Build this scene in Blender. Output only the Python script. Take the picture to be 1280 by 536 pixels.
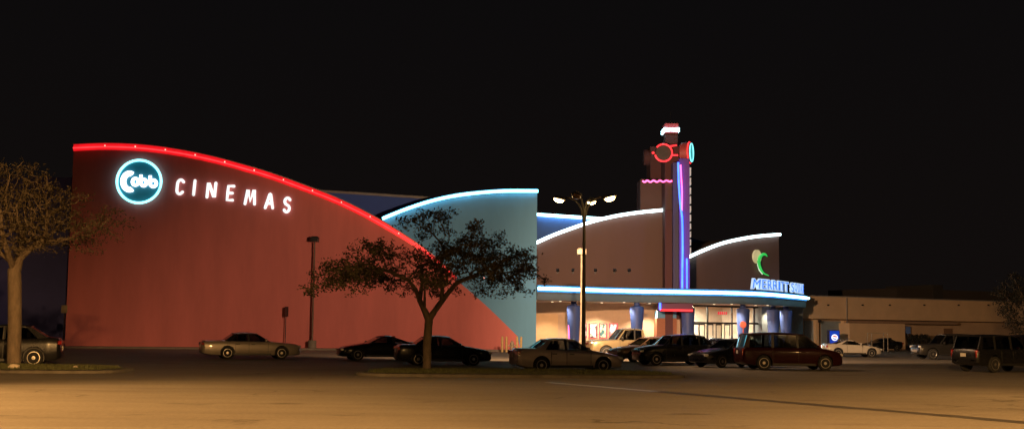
import bpy, bmesh, math, random
import numpy as np
from mathutils import Vector, Matrix

R = math.radians
sc = bpy.context.scene
for o in list(bpy.data.objects):
    bpy.data.objects.remove(o)

# ------------------------------------------------------------------ camera
FPX, CX, CY, EYE = 1500.0, 640.0, 268.0, 1.8
PITCH, ROLL = math.atan(142.3 / FPX), R(0.6)
_f = Vector((0, math.cos(PITCH), math.sin(PITCH)))
_u0 = Vector((0, -math.sin(PITCH), math.cos(PITCH)))
_x0 = Vector((1, 0, 0))
_r = _x0 * math.cos(ROLL) + _u0 * math.sin(ROLL)
_u = -_x0 * math.sin(ROLL) + _u0 * math.cos(ROLL)
camd = bpy.data.cameras.new('camera')
cam = bpy.data.objects.new('camera', camd)
sc.collection.objects.link(cam)
cam.matrix_world = Matrix(((_r.x, _u.x, -_f.x, 0), (_r.y, _u.y, -_f.y, 0), (_r.z, _u.z, -_f.z, EYE), (0, 0, 0, 1)))
camd.sensor_fit = 'HORIZONTAL'
camd.sensor_width = 36
camd.lens = FPX * 36 / 1280
camd.clip_start = 0.1
camd.clip_end = 3000
sc.camera = cam

# ------------------------------------------------------------------ night sky
w = bpy.data.worlds.new('World')
sc.world = w
w.use_nodes = True
_nt = w.node_tree
_bg = _nt.nodes['Background']
_tc = _nt.nodes.new('ShaderNodeTexCoord')
_sp = _nt.nodes.new('ShaderNodeSeparateXYZ')
_rp = _nt.nodes.new('ShaderNodeValToRGB')
_nt.links.new(_tc.outputs['Generated'], _sp.inputs[0])
_nt.links.new(_sp.outputs['Z'], _rp.inputs[0])
_nt.links.new(_rp.outputs[0], _bg.inputs['Color'])
_rp.color_ramp.elements[0].position = 0.0
_rp.color_ramp.elements[0].color = (0.0055, 0.0040, 0.0036, 1)
_rp.color_ramp.elements[1].position = 0.35
_rp.color_ramp.elements[1].color = (0.0032, 0.0030, 0.0034, 1)
_bg.inputs['Strength'].default_value = 1.0

vs = sc.view_settings
vs.view_transform = 'Standard'
vs.look = 'None'
vs.exposure = 0.0
vs.gamma = 1.0
vs.use_curve_mapping = False
sc.render.engine = 'CYCLES'
sc.cycles.use_denoising = True
sc.cycles.max_bounces = 6
sc.cycles.transparent_max_bounces = 12
sc.cycles.sample_clamp_indirect = 4.0
sc.cycles.caustics_reflective = False
sc.cycles.caustics_refractive = False

SODIUM = (1.0, 0.52, 0.165)
SODIUM_FAR = (1.0, 0.60, 0.32)
P_NEAR, P_FOUR = 49000, 26000          # watts of one lit head

# ------------------------------------------------------------------ projection helpers (used to survey the place)
def ray(px, py):
    d = _f + _r * ((px - CX) / FPX) + _u * ((CY - py) / FPX)
    return d
def at(px, py, Y):
    d = ray(px, py)
    return Vector((0, 0, EYE)) + d * (Y / d.y)
def gx(px, D):
    "ground point that is seen in image column px at distance D"
    hy = CY + 142.3 + math.tan(ROLL) * (px - CX)
    p = at(px, hy + FPX * EYE / D, D)
    return Vector((p.x, D, 0))

class Plane:
    def __init__(s, A, B):
        s.A = Vector((A.x, A.y, 0)); B = Vector((B.x, B.y, 0))
        s.t = (B - s.A).normalized()
        s.len = (B - s.A).length
        s.n = Vector((s.t.y, -s.t.x, 0))       # towards the camera
    def uz(s, px, py, off=0.0):
        d = ray(px, py); o = Vector((0, 0, EYE))
        k = ((s.A + s.n * off) - o).dot(s.n) / d.dot(s.n)
        p = o + d * k
        return ((p - s.A).dot(s.t), p.z)
    def P(s, u, z, off=0.0):
        return s.A + s.t * u + s.n * off + Vector((0, 0, z))
    def px(s, px, py, off=0.0):
        u, z = s.uz(px, py, off)
        return s.P(u, z, off)

# ------------------------------------------------------------------ materials
MATS = {}
def mat(name, col, rough=0.6, metal=0.0, var=0.0, vscale=3.0, bump=0.0, bscale=40.0, emit=None, estr=0.0,
        coat=0.0, stretch=None, spec=0.5, island=0.0):
    if name in MATS: return MATS[name]
    m = bpy.data.materials.new(name); m.use_nodes = True
    nt = m.node_tree; b = nt.nodes['Principled BSDF']
    b.inputs['Base Color'].default_value = (*col, 1)
    b.inputs['Roughness'].default_value = rough
    b.inputs['Metallic'].default_value = metal
    b.inputs['Specular IOR Level'].default_value = spec
    b.inputs['Coat Weight'].default_value = coat
    b.inputs['Coat Roughness'].default_value = 0.06
    tc = nt.nodes.new('ShaderNodeTexCoord')
    src = tc.outputs['Object']
    if stretch:
        mp = nt.nodes.new('ShaderNodeMapping'); mp.inputs['Scale'].default_value = stretch
        nt.links.new(src, mp.inputs[0]); src = mp.outputs[0]
    if var > 0:
        n = nt.nodes.new('ShaderNodeTexNoise'); n.inputs['Scale'].default_value = vscale
        n.inputs['Detail'].default_value = 7; n.inputs['Roughness'].default_value = 0.65
        nt.links.new(src, n.inputs['Vector'])
        r = nt.nodes.new('ShaderNodeValToRGB')
        r.color_ramp.elements[0].position = 0.3; r.color_ramp.elements[1].position = 0.7
        r.color_ramp.elements[0].color = (*[c * (1 - var) for c in col], 1)
        r.color_ramp.elements[1].color = (*[min(1, c * (1 + var)) for c in col], 1)
        nt.links.new(n.outputs['Fac'], r.inputs[0])
        nt.links.new(r.outputs[0], b.inputs['Base Color'])
        mr = nt.nodes.new('ShaderNodeMapRange'); mr.inputs['To Min'].default_value = max(0.02, rough - 0.1)
        mr.inputs['To Max'].default_value = min(1, rough + 0.12)
        nt.links.new(n.outputs['Fac'], mr.inputs['Value']); nt.links.new(mr.outputs[0], b.inputs['Roughness'])
    if island > 0:
        g = nt.nodes.new('ShaderNodeNewGeometry')
        r = nt.nodes.new('ShaderNodeValToRGB')
        r.color_ramp.elements[0].color = (*[c * (1 - island) for c in col], 1)
        r.color_ramp.elements[1].color = (*[min(1, c * (1 + island)) for c in col], 1)
        nt.links.new(g.outputs['Random Per Island'], r.inputs[0]); nt.links.new(r.outputs[0], b.inputs['Base Color'])
    if bump > 0:
        n2 = nt.nodes.new('ShaderNodeTexNoise'); n2.inputs['Scale'].default_value = bscale; n2.inputs['Detail'].default_value = 5
        nt.links.new(tc.outputs['Object'], n2.inputs['Vector'])
        bp = nt.nodes.new('ShaderNodeBump'); bp.inputs['Strength'].default_value = bump; bp.inputs['Distance'].default_value = 0.02
        nt.links.new(n2.outputs['Fac'], bp.inputs['Height']); nt.links.new(bp.outputs[0], b.inputs['Normal'])
    if emit:
        b.inputs['Emission Color'].default_value = (*emit, 1)
        b.inputs['Emission Strength'].default_value = estr
    MATS[name] = m
    return m

def glass(name, tint, gloss=0.25):
    if name in MATS: return MATS[name]
    m = bpy.data.materials.new(name); m.use_nodes = True
    nt = m.node_tree; nt.nodes.remove(nt.nodes['Principled BSDF'])
    out = nt.nodes['Material Output']
    t = nt.nodes.new('ShaderNodeBsdfTransparent'); t.inputs[0].default_value = (*tint, 1)
    g = nt.nodes.new('ShaderNodeBsdfGlossy'); g.inputs['Roughness'].default_value = 0.04
    g.inputs[0].default_value = (0.9, 0.9, 0.9, 1)
    lw = nt.nodes.new('ShaderNodeLayerWeight'); lw.inputs['Blend'].default_value = 0.5
    pw = nt.nodes.new('ShaderNodeMath'); pw.operation = 'POWER'; pw.inputs[1].default_value = 4.0
    nt.links.new(lw.outputs['Facing'], pw.inputs[0])
    f = nt.nodes.new('ShaderNodeMath'); f.operation = 'MULTIPLY_ADD'; f.inputs[1].default_value = 0.85; f.inputs[2].default_value = 0.045
    nt.links.new(pw.outputs[0], f.inputs[0])
    mx = nt.nodes.new('ShaderNodeMixShader')
    nt.links.new(f.outputs[0], mx.inputs[0]); nt.links.new(t.outputs[0], mx.inputs[1]); nt.links.new(g.outputs[0], mx.inputs[2])
    nt.links.new(mx.outputs[0], out.inputs[0])
    MATS[name] = m
    return m

def glow(name, col, s):
    if name in MATS: return MATS[name]
    m = bpy.data.materials.new(name); m.use_nodes = True
    nt = m.node_tree; b = nt.nodes['Principled BSDF']
    b.inputs['Base Color'].default_value = (*[c * 0.4 for c in col], 1)
    b.inputs['Roughness'].default_value = 0.3
    n = nt.nodes.new('ShaderNodeTexNoise'); n.inputs['Scale'].default_value = 1.3; n.inputs['Detail'].default_value = 3
    mr = nt.nodes.new('ShaderNodeMapRange'); mr.inputs['From Min'].default_value = 0.3; mr.inputs['From Max'].default_value = 0.7
    mr.inputs['To Min'].default_value = s * 0.8; mr.inputs['To Max'].default_value = s * 1.2
    tc = nt.nodes.new('ShaderNodeTexCoord'); nt.links.new(tc.outputs['Object'], n.inputs['Vector'])
    nt.links.new(n.outputs['Fac'], mr.inputs['Value']); nt.links.new(mr.outputs[0], b.inputs['Emission Strength'])
    b.inputs['Emission Color'].default_value = (*col, 1)
    MATS[name] = m
    return m

# ------------------------------------------------------------------ mesh builder
class MB:
    def __init__(s): s.v = []; s.f = []; s.m = []
    def add(s, vs_, fs, mi=0):
        o = len(s.v); s.v += [tuple(v) for v in vs_]
        for f in fs: s.f.append([i + o for i in f]); s.m.append(mi)
    def quad(s, a, b, c, d, mi=0): s.add([a, b, c, d], [[0, 1, 2, 3]], mi)
    def box(s, c, size, rz=0.0, mi=0, M=None):
        hx, hy, hz = size[0] / 2, size[1] / 2, size[2] / 2
        vs_ = [Vector((x, y, z)) for z in (-hz, hz) for y in (-hy, hy) for x in (-hx, hx)]
        T = M if M is not None else Matrix.Rotation(rz, 3, 'Z')
        s.add([T @ v + Vector(c) for v in vs_], [[0, 2, 3, 1], [4, 5, 7, 6], [0, 1, 5, 4], [2, 6, 7, 3], [0, 4, 6, 2], [1, 3, 7, 5]], mi)
    def prism(s, front, back, mi=0):
        n = len(front)
        s.add(list(front) + list(back), [list(range(n)), list(range(2 * n - 1, n - 1, -1))] +
              [[i, i + n, (i + 1) % n + n, (i + 1) % n] for i in range(n)], mi)
    def tube(s, pts, rad, sides=8, mi=0, closed=False):
        pts = [Vector(p) for p in pts]; n = len(pts)
        rads = rad if isinstance(rad, (list, tuple)) else [rad] * n
        rings = []; prev = None
        for i, p in enumerate(pts):
            if closed: d = pts[(i + 1) % n] - pts[i - 1]
            else: d = pts[min(i + 1, n - 1)] - pts[max(i - 1, 0)]
            d = d.normalized() if d.length > 1e-9 else Vector((0, 0, 1))
            if prev is None:
                a = Vector((0, 0, 1)) if abs(d.z) < 0.9 else Vector((1, 0, 0))
                x = d.cross(a).normalized()
            else:
                x = prev - d * prev.dot(d)
                x = x.normalized() if x.length > 1e-6 else d.orthogonal().normalized()
            y = d.cross(x); prev = x
            rings.append([p + (x * math.cos(2 * math.pi * k / sides) + y * math.sin(2 * math.pi * k / sides)) * rads[i] for k in range(sides)])
        vs_ = [v for r_ in rings for v in r_]; fs = []
        for i in range(n if closed else n - 1):
            j = (i + 1) % n
            for k in range(sides):
                k2 = (k + 1) % sides
                fs.append([i * sides + k, i * sides + k2, j * sides + k2, j * sides + k])
        if not closed:
            fs.append(list(range(sides))[::-1]); fs.append([(n - 1) * sides + k for k in range(sides)])
        s.add(vs_, fs, mi)
    def lathe(s, prof, origin=(0, 0, 0), axis='Z', sides=20, mi=0, M=None):
        "prof: (r, h) pairs"
        vs_ = []; fs = []; n = len(prof)
        for r_, h in prof:
            for k in range(sides):
                a = 2 * math.pi * k / sides
                v = Vector((r_ * math.cos(a), r_ * math.sin(a), h))
                if axis == 'Y': v = Vector((v.x, v.z, v.y))
                if axis == 'X': v = Vector((v.z, v.x, v.y))
                if M is not None: v = M @ v
                vs_.append(v + Vector(origin))
        for i in range(n - 1):
            for k in range(sides):
                k2 = (k + 1) % sides
                fs.append([i * sides + k, i * sides + k2, (i + 1) * sides + k2, (i + 1) * sides + k])
        fs.append(list(range(sides))[::-1]); fs.append([(n - 1) * sides + k for k in range(sides)])
        s.add(vs_, fs, mi)
    def mesh(s, name, mats, smooth=False, origin=None):
        me = bpy.data.meshes.new(name)
        o = Vector(origin) if origin is not None else Vector((0, 0, 0))
        me.from_pydata([(v[0] - o.x, v[1] - o.y, v[2] - o.z) for v in s.v], [], s.f)
        for m in (mats if isinstance(mats, (list, tuple)) else [mats]): me.materials.append(m)
        for p, mi in zip(me.polygons, s.m): p.material_index = mi
        bm = bmesh.new(); bm.from_mesh(me)
        bmesh.ops.recalc_face_normals(bm, faces=bm.faces)
        bm.to_mesh(me); bm.free()
        if smooth:
            me.polygons.foreach_set('use_smooth', [True] * len(me.polygons))
            me.set_sharp_from_angle(angle=R(smooth if smooth is not True else 40))
        me.update()
        return me
    def build(s, name, mats, parent=None, smooth=False, bevel=0.0):
        me = s.mesh(name, mats, smooth, origin=parent_origin(parent) if parent else None)
        o = bpy.data.objects.new(name, me); sc.collection.objects.link(o)
        if parent: o.parent = parent
        if bevel > 0:
            b = o.modifiers.new('bevel', 'BEVEL'); b.width = bevel; b.segments = 2; b.limit_method = 'ANGLE'
        return o

def parent_origin(p):
    v = Vector((0, 0, 0))
    while p is not None:
        v += p.location; p = p.parent
    return v

def tag(o, label=None, cat=None, group=None, kind=None):
    if label: o['label'] = label
    if cat: o['category'] = cat
    if group: o['group'] = group
    if kind: o['kind'] = kind
    return o
def thing(name, label, cat, loc=(0, 0, 0), rz=0.0, group=None):
    o = bpy.data.objects.new(name, None); sc.collection.objects.link(o)
    o.location = loc; o.rotation_euler = (0, 0, rz); o.empty_display_size = 0.3
    return tag(o, label, cat, group)
def copy_tree(o, parent=None):
    c = o.copy(); sc.collection.objects.link(c)
    if parent is not None: c.parent = parent
    for ch in list(o.children): copy_tree(ch, c)
    return c
def spot(name, loc, target, power, col, angle, blend, size, parent=None):
    l = bpy.data.lights.new(name, 'SPOT'); l.energy = power; l.color = col; l.spot_size = R(angle); l.spot_blend = blend
    l.shadow_soft_size = size
    o = bpy.data.objects.new(name, l); sc.collection.objects.link(o)
    o.location = loc
    o.rotation_euler = (Vector(target) - Vector(loc)).to_track_quat('-Z', 'Y').to_euler()
    if parent: o.parent = parent
    return o
def smooth_pts(p, n=8):
    p = [Vector(q) for q in p]; out = []
    for i in range(len(p) - 1):
        a, b, c, d = p[max(i - 1, 0)], p[i], p[i + 1], p[min(i + 2, len(p) - 1)]
        for k in range(n):
            t = k / n
            out.append(0.5 * ((2 * b) + (c - a) * t + (2 * a - 5 * b + 4 * c - d) * t * t + (3 * b - a - 3 * c + d) * t ** 3))
    out.append(p[-1]); return out
def sm2(pts, n=8): return [(v.x, v.y) for v in smooth_pts([Vector((a, b, 0)) for a, b in pts], n)]

# paints and metals
RED = mat('red_render', (0.54, 0.158, 0.155), 0.85, var=0.11, vscale=0.7, bump=0.25, bscale=2.5, stretch=(1, 1, 0.2))
TEAL = mat('teal_render', (0.12, 0.31, 0.54), 0.85, var=0.07, vscale=0.5, bump=0.25, bscale=3.0, stretch=(1, 1, 0.25))
NAVY = mat('navy_render', (0.10, 0.11, 0.42), 0.8, var=0.1, vscale=0.6)
BLUEP = mat('blue_render', (0.06, 0.16, 0.50), 0.8, var=0.08, vscale=0.6)
VIOLET = mat('slate_violet_render', (0.05, 0.11, 0.46), 0.8, var=0.08, vscale=0.6)
MAUVE = mat('mauve_render', (0.135, 0.084, 0.078), 0.85, var=0.08, vscale=0.5, bump=0.2, bscale=3.0, stretch=(1, 1, 0.3))
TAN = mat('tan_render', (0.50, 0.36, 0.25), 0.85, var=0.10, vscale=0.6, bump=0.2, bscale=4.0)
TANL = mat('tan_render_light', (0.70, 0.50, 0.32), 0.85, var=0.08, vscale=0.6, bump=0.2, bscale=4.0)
COPING = mat('metal_coping', (0.25, 0.24, 0.24), 0.5, var=0.1)
GREYGREEN = mat('canopy_grey', (0.09, 0.105, 0.115), 0.6, var=0.08)
FASCIA = mat('fascia_blue', (0.03, 0.20, 0.55), 0.5, var=0.06)
SOFFIT = mat('soffit_cream', (0.42, 0.32, 0.26), 0.8, var=0.05)
COLBLUE = mat('column_blue', (0.045, 0.085, 0.30), 0.55, var=0.08)
MAROON = mat('maroon_render', (0.075, 0.028, 0.032), 0.8, var=0.08)
FIN = mat('fin_purple', (0.13, 0.05, 0.42), 0.5, var=0.06)
DARKMET = mat('dark_metal', (0.03, 0.03, 0.035), 0.45, 0.5, var=0.1)
BLACK = mat('black_paint', (0.012, 0.012, 0.013), 0.5)
WOOD = mat('red_brown_panel', (0.30, 0.11, 0.06), 0.6, var=0.15, vscale=4, stretch=(0.4, 0.4, 3))
STEELTAN = mat('pole_paint', (0.30, 0.25, 0.18), 0.5, 0.0, var=0.12, vscale=6)
CONC = mat('concrete', (0.19, 0.165, 0.14), 0.9, var=0.2, vscale=2.0, bump=0.4, bscale=30)
GLASS = glass('clear_glass', (0.85, 0.88, 0.86))
N_RED = glow('neon_red', (1.0, 0.035, 0.04), 2.2)
N_REDBAND = glow('red_cove_glow', (1.0, 0.012, 0.02), 0.75)
N_SPARK = glow('neon_joint', (1.0, 0.35, 0.25), 3.0)
N_CYAN = glow('neon_cyan', (0.22, 0.92, 1.0), 5.5)
N_AQUA = glow('neon_aqua', (0.42, 0.88, 1.0), 7.0)
N_WHITE = glow('neon_white', (0.72, 0.95, 0.98), 5.0)
N_BLUE = glow('neon_blue', (0.05, 0.15, 1.0), 3.8)
N_PINK = glow('neon_pink', (1.0, 0.10, 0.30), 4.0)
LETTER = glow('letter_white', (0.95, 1.0, 0.98), 1.15)

# ------------------------------------------------------------------ ground
def asphalt():
    m = bpy.data.materials.new('worn_asphalt'); m.use_nodes = True
    nt = m.node_tree; b = nt.nodes['Principled BSDF']; N = nt.nodes.new; Lk = nt.links.new
    tc = N('ShaderNodeTexCoord')
    def noise(scale, detail=6, rough=0.6, sx=None, dist=0.0):
        n = N('ShaderNodeTexNoise'); n.inputs['Scale'].default_value = scale; n.inputs['Detail'].default_value = detail
        n.inputs['Roughness'].default_value = rough; n.inputs['Distortion'].default_value = dist
        if sx:
            mp = N('ShaderNodeMapping'); mp.inputs['Scale'].default_value = sx; mp.inputs['Rotation'].default_value = (0, 0, R(-6))
            Lk(tc.outputs['Object'], mp.inputs[0]); Lk(mp.outputs[0], n.inputs['Vector'])
        else: Lk(tc.outputs['Object'], n.inputs['Vector'])
        return n.outputs['Fac']
    def ramp(v, p0, c0, p1, c1):
        r = N('ShaderNodeValToRGB'); r.color_ramp.elements[0].position = p0; r.color_ramp.elements[1].position = p1
        r.color_ramp.elements[0].color = (*c0, 1); r.color_ramp.elements[1].color = (*c1, 1); Lk(v, r.inputs[0]); return r.outputs[0]
    def mul(a, b_, f=1.0):
        x = N('ShaderNodeMixRGB'); x.blend_type = 'MULTIPLY'; x.inputs[0].default_value = f; Lk(a, x.inputs[1]); Lk(b_, x.inputs[2]); return x.outputs[0]
    base = ramp(noise(0.09, 8, 0.65), 0.32, (0.135, 0.116, 0.095), 0.70, (0.190, 0.168, 0.136))
    streak = ramp(noise(1.0, 6, 0.6, (0.05, 0.75, 1)), 0.36, (0.66, 0.64, 0.62), 0.62, (1.08, 1.08, 1.07))
    c = mul(base, streak, 0.42)
    grain = ramp(noise(9, 8, 0.8), 0.3, (0.50, 0.49, 0.48), 0.7, (1.3, 1.3, 1.3)); c = mul(c, grain, 0.75)
    blot = ramp(noise(0.55, 5, 0.6, (0.45, 1.0, 1), 0.6), 0.62, (1, 1, 1), 0.70, (0.38, 0.36, 0.34)); c = mul(c, blot, 0.8)
    # cracks
    nz = N('ShaderNodeTexNoise'); nz.inputs['Scale'].default_value = 0.6; nz.inputs['Detail'].default_value = 6
    Lk(tc.outputs['Object'], nz.inputs['Vector'])
    mx = N('ShaderNodeMixRGB'); mx.blend_type = 'LINEAR_LIGHT'; mx.inputs[0].default_value = 1.3
    Lk(tc.outputs['Object'], mx.inputs[1]); Lk(nz.outputs['Color'], mx.inputs[2])
    vo = N('ShaderNodeTexVoronoi'); vo.feature = 'DISTANCE_TO_EDGE'; vo.inputs['Scale'].default_value = 0.16
    Lk(mx.outputs[0], vo.inputs['Vector'])
    crack = ramp(vo.outputs['Distance'], 0.003, (0.36, 0.34, 0.32), 0.009, (1, 1, 1))
    msk = N('ShaderNodeMapRange'); msk.inputs['From Min'].default_value = 0.53; msk.inputs['From Max'].default_value = 0.62
    Lk(noise(0.12, 3), msk.inputs['Value'])
    x = N('ShaderNodeMixRGB'); x.blend_type = 'MULTIPLY'; Lk(msk.outputs[0], x.inputs[0]); Lk(c, x.inputs[1]); Lk(crack, x.inputs[2])
    Lk(x.outputs[0], b.inputs['Base Color'])
    rr = N('ShaderNodeMapRange'); rr.inputs['To Min'].default_value = 0.55; rr.inputs['To Max'].default_value = 0.85
    Lk(noise(0.4, 5), rr.inputs['Value']); Lk(rr.outputs[0], b.inputs['Roughness'])
    bp = N('ShaderNodeBump'); bp.inputs['Strength'].default_value = 0.5; bp.inputs['Distance'].default_value = 0.012
    Lk(noise(45, 4, 0.7), bp.inputs['Height']); Lk(bp.outputs[0], b.inputs['Normal'])
    b.inputs['Specular IOR Level'].default_value = 0.25
    return m
ASPH = asphalt()
g = MB(); g.quad((-900, -120, 0), (900, -120, 0), (900, 1500, 0), (-900, 1500, 0))
tag(g.build('ground', ASPH), kind='structure')

def strip(name, pts, widths, z, m):
    s = MB(); pts = [Vector((p.x, p.y, z)) for p in pts]; n = len(pts); Ls = []; Rs = []
    for i, p in enumerate(pts):
        d = (pts[min(i + 1, n - 1)] - pts[max(i - 1, 0)]).normalized(); q = Vector((-d.y, d.x, 0)) * widths[i] / 2
        Ls.append(p + q); Rs.append(p - q)
    for i in range(n - 1): s.quad(Rs[i], Rs[i + 1], Ls[i + 1], Ls[i])
    return s.build(name, m)
def gp(px, py):
    d = ray(px, py); k = -EYE / d.z; p = Vector((0, 0, EYE)) + d * k; return Vector((p.x, p.y, 0))
random.seed(5)
TAR = mat('tar_seam', (0.035, 0.030, 0.027), 0.6, var=0.4, vscale=1.5)
GLINTCONC = mat('gutter_concrete_glint', (0.20, 0.175, 0.14), 0.34, var=0.35, vscale=0.8)  # gutter concrete, its pale tone carries the lamp glint along this stretch
a, b = gp(822, 489), gp(1330, 531.5)
pts = [a.lerp(b, i / 24) + Vector((random.uniform(-.05, .05), random.uniform(-.05, .05), 0)) for i in range(25)]
tag(strip('asphalt_seam', pts, [random.uniform(.5, .66) for _ in pts], 0.004, TAR), kind='structure')
a, b = gp(684, 477.5), gp(820, 488.8)
pts = [a.lerp(b, i / 12) for i in range(13)]
tag(strip('gutter_glint_strip', pts, [random.uniform(.30, .44) for _ in pts], 0.004, GLINTCONC), kind='structure')
LINE = mat('faded_white_line', (0.22, 0.20, 0.165), 0.7, var=0.5, vscale=1.2)
for i, (p, q) in enumerate((((768, 478.5), (850, 476)), ((70, 503), (205, 500.5)), ((30, 513), (130, 511)))):
    if i == 0:
        a, b = gp(*p), gp(*q); pts = [a.lerp(b, k / 6) for k in range(7)]
        tag(strip('parking_line', pts, [.11] * 7, 0.008, LINE), kind='structure')

# pavement at the foot of the buildings (a real step)
def slab(name, poly, z0, z1, m, kind='structure', bevel=0.0):
    s = MB(); s.prism([Vector((p.x, p.y, z1)) for p in poly], [Vector((p.x, p.y, z0)) for p in poly])
    return tag(s.build(name, m, bevel=bevel), kind=kind)

PR = Plane(gx(82, 92), gx(648, 96.3))
A2 = PR.P(-30, 0, 0); 
slab('pavement', [PR.P(-40, 0, 2.2), PR.P(PR.len + 1.5, 0, 2.2), PR.P(PR.len + 1.5, 0, -0.3), PR.P(-40, 0, -0.3)], -0.2, 0.13, CONC, bevel=0.02)
slab('entrance_pavement', [PR.P(PR.len + 1.503, 0, 2.6), gx(850, 95.5), gx(935, 100), gx(1003, 110), gx(1030, 121), Vector((29, 128, 0)), Vector((1, 118, 0)), PR.P(PR.len + 1.503, 0, -0.5)], -0.2, 0.125, CONC, bevel=0.02)

GRASS = mat('dry_grass_soil', (0.06, 0.06, 0.025), 0.95, var=0.5, vscale=2.5, bump=0.8, bscale=25)
def island(name, cx, cy, lx, ly, rz, tx):
    n = 40; out = []; inn = []
    for k in range(n):
        a = 2 * math.pi * k / n; ca, sa = math.cos(a), math.sin(a)
        e = 0.45
        x = math.copysign(abs(ca) ** e, ca) * lx / 2; y = math.copysign(abs(sa) ** e, sa) * ly / 2
        y *= 1 - tx * max(0, x / (lx / 2)) * 0.5
        xi = x * (1 - .3 / (lx / 2)); yi = y * (1 - .18 / (ly / 2))
        M = Matrix.Rotation(rz, 3, 'Z')
        out.append(M @ Vector((x, y, 0)) + Vector((cx, cy, 0))); inn.append(M @ Vector((xi, yi, 0)) + Vector((cx, cy, 0)))
    s = MB(); z = 0.11
    for k in range(n):
        j = (k + 1) % n
        o1, o2, i1, i2 = out[k], out[j], inn[k], inn[j]
        up = Vector((0, 0, z)); dn = Vector((0, 0, -.1))
        s.quad(o1 + dn, o2 + dn, o2 + up * .9, o1 + up * .9); s.quad(o1 + up * .9, o2 + up * .9, i2 + up, i1 + up); s.quad(i1 + up, i2 + up, i2 + dn, i1 + dn)
    tag(s.build(name + '_kerb', mat('dirty_kerb', (.11, .095, .075), .9, var=.4, vscale=1.6, bump=.5, bscale=20)), kind='structure')
    t = MB(); rings = []
    random.seed(len(name) + int(cx * 7))
    c = Vector((cx, cy, 0)); K = 5
    vs_ = []; fs = []
    for r_ in range(K):
        f = 1 - r_ / K
        for p in inn:
            q = c.lerp(p, f); h = 0.12 + (0.10 * (1 - f) if r_ else 0) + (random.uniform(-.02, .03) if r_ else 0)
            vs_.append((q.x, q.y, h))
    vs_.append((cx, cy, .24))
    for r_ in range(K - 1):
        for k in range(n):
            j = (k + 1) % n; fs.append([r_ * n + k, r_ * n + j, (r_ + 1) * n + j, (r_ + 1) * n + k])
    for k in range(n): fs.append([(K - 1) * n + k, (K - 1) * n + (k + 1) % n, K * n])
    t.add(vs_, fs)
    tag(t.build(name + '_soil', GRASS, smooth=True), kind='structure')
    return inn
def blades(name, inn, cx, cy, count, seed):
    random.seed(seed); s = MB(); c = Vector((cx, cy, 0)); n = len(inn)
    for _ in range(count):
        k = random.randrange(n); f = math.sqrt(random.random()) * .97
        q = c.lerp(inn[k].lerp(inn[(k + 1) % n], random.random()), f)
        z = .12 + .10 * (1 - f); h = random.uniform(.04, .13); a = random.uniform(0, 6.28); wd = .012
        d = Vector((math.cos(a), math.sin(a), 0)); l = Vector((random.uniform(-.05, .05), random.uniform(-.05, .05), h))
        p = Vector((q.x, q.y, z - .01)); s.add([p - d * wd, p + d * wd, p + l], [[0, 1, 2]])
    return tag(s.build(name, mat('grass_blade', (0.07, 0.075, 0.025), 0.8, island=0.5)), kind='stuff')
ISL_C = (gx(650, 46.5).x, 46.6)
i1 = island('middle_island', ISL_C[0], ISL_C[1], 12.6, 4.2, R(3), 0.5)
blades('island_grass', i1, ISL_C[0], ISL_C[1], 16000, 3)
ISL_L = (gx(-40, 46).x, 46.2)
i2 = island('tree_island', ISL_L[0], ISL_L[1], 12.0, 5.0, R(0), 0.3)
blades('tree_island_grass', i2, ISL_L[0], ISL_L[1], 16000, 4)

# ------------------------------------------------------------------ the cinema
cin = thing('cinema_building', 'large stucco multiplex cinema with sweeping red wall, teal wall and neon lined curved rooflines', 'building')

# red wing wall
top = sm2([(92, 188), (135, 186.5), (180, 188.5), (222, 194), (262, 202), (300, 212), (340, 224), (380, 238.5), (420, 254), (460, 273.5), (500, 296.5), (535, 319), (570, 349), (610, 384), (647, 420)], 4)
topw = [PR.uz(x, y) for x, y in top]
poly = [(topw[0][0], 0)] + topw + [(PR.uz(651, 430)[0], 0)]
m_ = MB(); m_.prism([PR.P(u, z, 0) for u, z in poly], [PR.P(u, z, -0.6) for u, z in poly])
m_.build('red_wall', RED, cin)
# cove band following the crest: a channel with two neon tubes and glowing back
nb = [t for t in top if t[0] <= 572]
band_lo = [PR.uz(x, y) for x, y in nb]
band = MB(); lip = MB(); tube = MB(); joints = MB()
hh = 0.44
for i in range(len(band_lo) - 1):
    (u0, z0), (u1, z1) = band_lo[i], band_lo[i + 1]
    f = max(0.35, 1 - max(0, (u0 - 24)) / 12); f2 = max(0.35, 1 - max(0, (u1 - 24)) / 12)
    band.prism([PR.P(u0, z0 - .05, .12), PR.P(u1, z1 - .05, .12), PR.P(u1, z1 + hh * f2, .12), PR.P(u0, z0 + hh * f, .12)],
               [PR.P(u0, z0 - .05, .003), PR.P(u1, z1 - .05, .003), PR.P(u1, z1 + hh * f2, .003), PR.P(u0, z0 + hh * f, .003)])
    lip.prism([PR.P(u0, z0 + hh * f + .003, .30), PR.P(u1, z1 + hh * f2 + .003, .30), PR.P(u1, z1 + hh * f2 + .06, .30), PR.P(u0, z0 + hh * f + .06, .30)],
              [PR.P(u0, z0 + hh * f + .003, -.6), PR.P(u1, z1 + hh * f2 + .003, -.6), PR.P(u1, z1 + hh * f2 + .06, -.6), PR.P(u0, z0 + hh * f + .06, -.6)])
nf = [max(0.35, 1 - max(0, (u - 24)) / 12) for u, z in band_lo]
neon = None
bo = band.build('neon_cove', N_REDBAND, cin)
lip.build('coping', COPING, cin)
for k, off in ((0.36, .2),):
    t_ = MB(); t_.tube([PR.P(u, z + hh * f * k, off) for (u, z), f in zip(band_lo, nf)], 0.055, 8)
    t_.build('neon_tube', N_RED, bo, smooth=True)
us = [p[0] for p in band_lo]
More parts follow.
